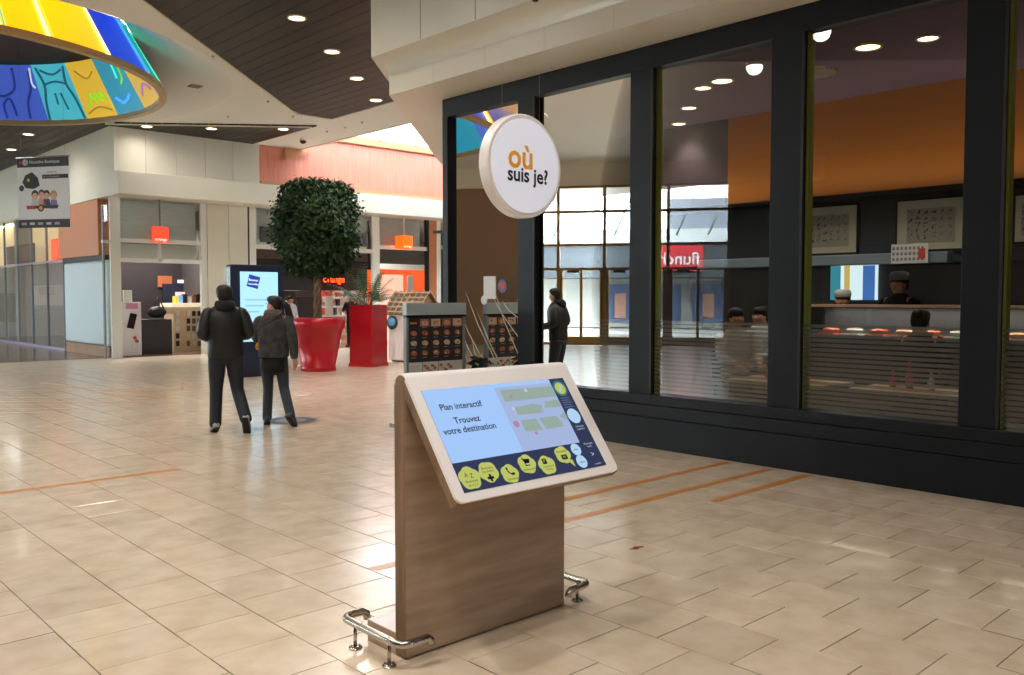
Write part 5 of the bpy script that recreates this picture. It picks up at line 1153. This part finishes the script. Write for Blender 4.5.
        for hip, kn, an, to in legs:
            d = (to - an); dirn = d.normalized(); m = MB(); side = dirn.cross(UP).normalized() if abs(dirn.z) < .95 else Vector((1, 0, 0)); upv = side.cross(dirn).normalized()
            L = d.length
            m.rings([(an - dirn * .07 * k - upv * .012 * k, side * .03 * k, upv * .035 * k), (an - dirn * .05 * k + upv * .0 * k, side * .042 * k, upv * .055 * k), (an + dirn * .03 * k, side * .044 * k, upv * .058 * k), (an + dirn * L * .6 - upv * .012 * k, side * .048 * k, upv * .042 * k), (an + dirn * L * 1.0 - upv * .02 * k, side * .044 * k, upv * .03 * k), (an + dirn * (L + .055 * k) - upv * .026 * k, side * .02 * k, upv * .016 * k)])
            s_ = put('shoe', m, look.get('shoes', BLACK), t, world=False); m2_ = MB(); m2_.rings([(an - dirn * .075 * k - upv * .05 * k, side * .035 * k, upv * .012 * k), (an + dirn * .03 * k - upv * .05 * k, side * .045 * k, upv * .012 * k), (an + dirn * L - upv * .052 * k, side * .047 * k, upv * .01 * k), (an + dirn * (L + .055 * k) - upv * .045 * k, side * .022 * k, upv * .008 * k)])
            put('sole', m2_, look.get('sole', BLACK), s_, world=False)
    # hair
    hm = MB(); hc = sku - fwd * .012 * k + UP * .012 * k; hs_ = look.get('hair', 'short'); hmat = look.get('hairmat', HAIRD)
    def cap(z): return hc + UP * z * k
    q_ = .098 * k
    hm.rings([(cap(z_) - fwd * o_ * k, sd * q_ * a_, fwd * q_ * b_) for z_, a_, b_, o_ in ((-.125, .5, .22, .062), (-.1, .72, .42, .055), (-.06, .9, .68, .04), (-.02, .97, .9, .022), (.01, .97, 1.0, .01), (.035, .93, 1.02, .004), (.058, .8, .88, .002), (.075, .55, .6, 0), (.083, .15, .15, 0))])
    if hs_ == 'ponytail':
        hm.ball(cap(.02) - fwd * .11 * k, .035 * k, .035 * k, .035 * k, 10, 8)
        hm.tube([cap(.02) - fwd * .10 * k, cap(-.06) - fwd * .17 * k + sd * .04 * k, cap(-.22) - fwd * .19 * k + sd * .09 * k, cap(-.40) - fwd * .17 * k + sd * .12 * k, cap(-.52) - fwd * .16 * k + sd * .12 * k], [.03 * k, .045 * k, .05 * k, .036 * k, .008 * k], 10)
    if hs_ == 'bun': hm.ball(cap(.04) - fwd * .1 * k, .06 * k, .06 * k, .055 * k, 12, 8)
    put('hair', hm, hmat, t, world=False)
    fm_ = MB()
    for s in (-1, 1): fm_.ball(jaw + fwd * .088 * k + sd * s * .032 * k + UP * .062 * k, .009 * k, .006 * k, .006 * k, 8, 6)
    put('eyes', fm_, BLACK, t, world=False); put('mouth', MB().ball(jaw + fwd * .072 * k - UP * .012 * k, .022 * k, .008 * k, .006 * k, 8, 6), mat('lips', (160, 90, 80), .5), t, world=False)
    if 'cap' in look:
        m = MB(); m.rings([(cap(.0), sd * q_ * 1.06, fwd * q_ * 1.08), (cap(.05), sd * q_ * 1.1, fwd * q_ * 1.14), (cap(.085), sd * q_ * 1.0, fwd * q_ * 1.02), (cap(.1), sd * q_ * .6, fwd * q_ * .6)]); put('cap', m, look['cap'], t, world=False)
    return t, k
def yaw(px): return -(R(43) + math.atan((px - 512) / FPX))      # heading straight away from the camera at that column
LEATHER = vary(mat('black_jacket', (20, 21, 22), .5), (15, 16, 17), (26, 27, 28), 8, bump=.25); JEANS = mat('dark_jeans', (26, 32, 44), .7)
mq = (onz(214, 430) + onz(240, 433)) / 2
man, mk = person('person', 'man in a black hooded jacket and dark jeans walking away, seen from behind', (mq.x, mq.y, 0), yaw(225) + R(4), 1.77,
    dict(lean=.03, head=(0, .05, 0), armL=((-.27, -.06, 1.17), (-.17, .2, 1.1)), armR=((.28, -.05, 1.16), (.17, .21, 1.12)), legL=((-.11, .05, .5), (-.13, -.02, .085), (-.15, .12, .035)), legR=((.13, .04, .5), (.2, -.27, .16), (.22, -.2, .04))),
    dict(top=LEATHER, legs=JEANS, hood=True, hoodmat=mat('black_fleece', (18, 18, 19), .9), hem=.86, bulk=1.16, legw=1.12, shoes=mat('grey_trainer', (170, 172, 176), .6), sole=BLACK))
put('phone', MB().box(-.04, .04, .30, .315, 1.12, 1.25), BLACKG, man, world=False)
wq = (onz(262, 427) + onz(287, 423)) / 2
GREYW = vary(mat('grey_wool_coat', (62, 62, 62), .9), (50, 50, 50), (78, 77, 76), 14, bump=.3)
wom, wk = person('person', 'woman in a grey fur hooded coat with a long dark ponytail walking away', (wq.x, wq.y, 0), yaw(272) + R(-12), 1.64,
    dict(lean=.03, head=(-.01, .02, 0), turn=R(-75), armL=((-.25, .04, 1.18), (-.2, .24, 1.12)), armR=((.27, -.06, 1.15), (.28, -.03, .9)), legL=((-.09, .05, .5), (-.1, 0, .085), (-.13, .13, .035)), legR=((.13, .0, .5), (.26, -.22, .14), (.30, -.14, .05))),
    dict(top=GREYW, topname='coat', legs=mat('slate_jeans', (48, 54, 62), .8), hood=True, hoodmat=vary(mat('fur_trim', (92, 84, 76), 1.0), (60, 54, 50), (120, 110, 100), 60, bump=.8), hem=.9, bulk=1.14, skirt=mat('black_tunic', (18, 17, 18), .9), hair='ponytail', hairmat=mat('brown_hair', (34, 24, 20), .6), shoes=mat('slate_shoe', (60, 64, 76), .6)))
put('bag_strap', MB().tube([(-.19, -.12, 1.22), (-.02, -.175, 1.3), (.13, -.13, 1.42)], .01, 6), BLACK, wom, world=False)
put('yellow_pouch', MB().ball((-.2, .02, 1.0), .03, .06, .05, 10, 6), mat('pouch_yellow', (220, 160, 40), .5), wom, world=False)
# shoppers inside the far shops
stand = dict(armL=((-.24, .02, 1.17), (-.2, .12, .95)), armR=((.24, .02, 1.17), (.2, .14, .97)), legL=((-.1, .02, .5), (-.1, 0, .085), (-.11, .13, .035)), legR=((.1, .02, .5), (.11, 0, .085), (.13, .13, .035)))
q = ony(291, 352, 24.6); person('person', 'shopper in a white shirt and blue jeans standing in the shop behind the woman', (q.x, q.y, 0), R(200), 1.66, stand, dict(top=mat('white_shirt', (190, 190, 196), .8), topname='shirt', legs=mat('blue_jeans', (50, 70, 110), .8), hem=.88))
q = ony(352, 352, 24.7); person('person', 'shopper in a black coat standing between the two red planters', (q.x, q.y, 0), R(120), 1.72, dict(stand, armR=((.26, .08, 1.2), (.1, .32, 1.15))), dict(top=mat('black_coat', (22, 22, 24), .8), topname='coat', legs=JEANS, hem=.6))
# people in the restaurant
sit = dict(armL=((-.24, .1, 1.17), (-.15, .3, 1.1)), armR=((.24, .1, 1.17), (.15, .3, 1.1)))
sitl = dict(sit, legL=((-.1, .42, .93), (-.1, .44, .52), (-.1, .56, .48)), legR=((.1, .42, .93), (.1, .44, .52), (.1, .56, .48)))
q = onx(736, 305, 8.75); person('person', 'dark haired diner in a pale top seated behind the third pane, left of two', (8.75, q.y, -.22), R(150), 1.72, sitl, dict(top=mat('pale_top', (190, 176, 168), .8), topname='top', legs=JEANS, hem=.9))
q = onx(760, 306, 9.8); person('person', 'dark haired diner in a white top seated behind the third pane, right of two', (9.8, q.y, -.22), R(90), 1.72, sitl, dict(top=mat('white_top', (206, 204, 204), .8), topname='top', legs=JEANS, hem=.9, hair='bun'))
q = onx(846, 292, 10.75); person('person', 'sushi chef in a dark tunic and white cap bending over the counter', (10.75, q.y, 0), R(100), 1.70, dict(stand, lean=.1, head=(0, .06, 0)), dict(top=mat('chef_dark', (40, 40, 44), .8), topname='tunic', legs=JEANS, hem=.7, cap=mat('chef_cap', (200, 204, 206), .8)))
q = onx(899, 300, 10.98); person('person', 'chef in a black tunic standing upright behind the counter', (10.98, q.y, 0), R(80), 1.92, stand, dict(top=mat('tunic_black', (22, 22, 25), .8), topname='tunic', legs=JEANS, hem=.7, cap=mat('grey_cap', (120, 120, 124), .8)))
q = onx(921, 305, 9.3); person('person', 'diner with dark hair in a bun seen from behind before the counter', (9.3, q.y, -.25), R(-85), 1.74, sitl, dict(top=mat('brown_top', (60, 46, 42), .8), topname='top', legs=JEANS, hem=.9, hair='bun'))
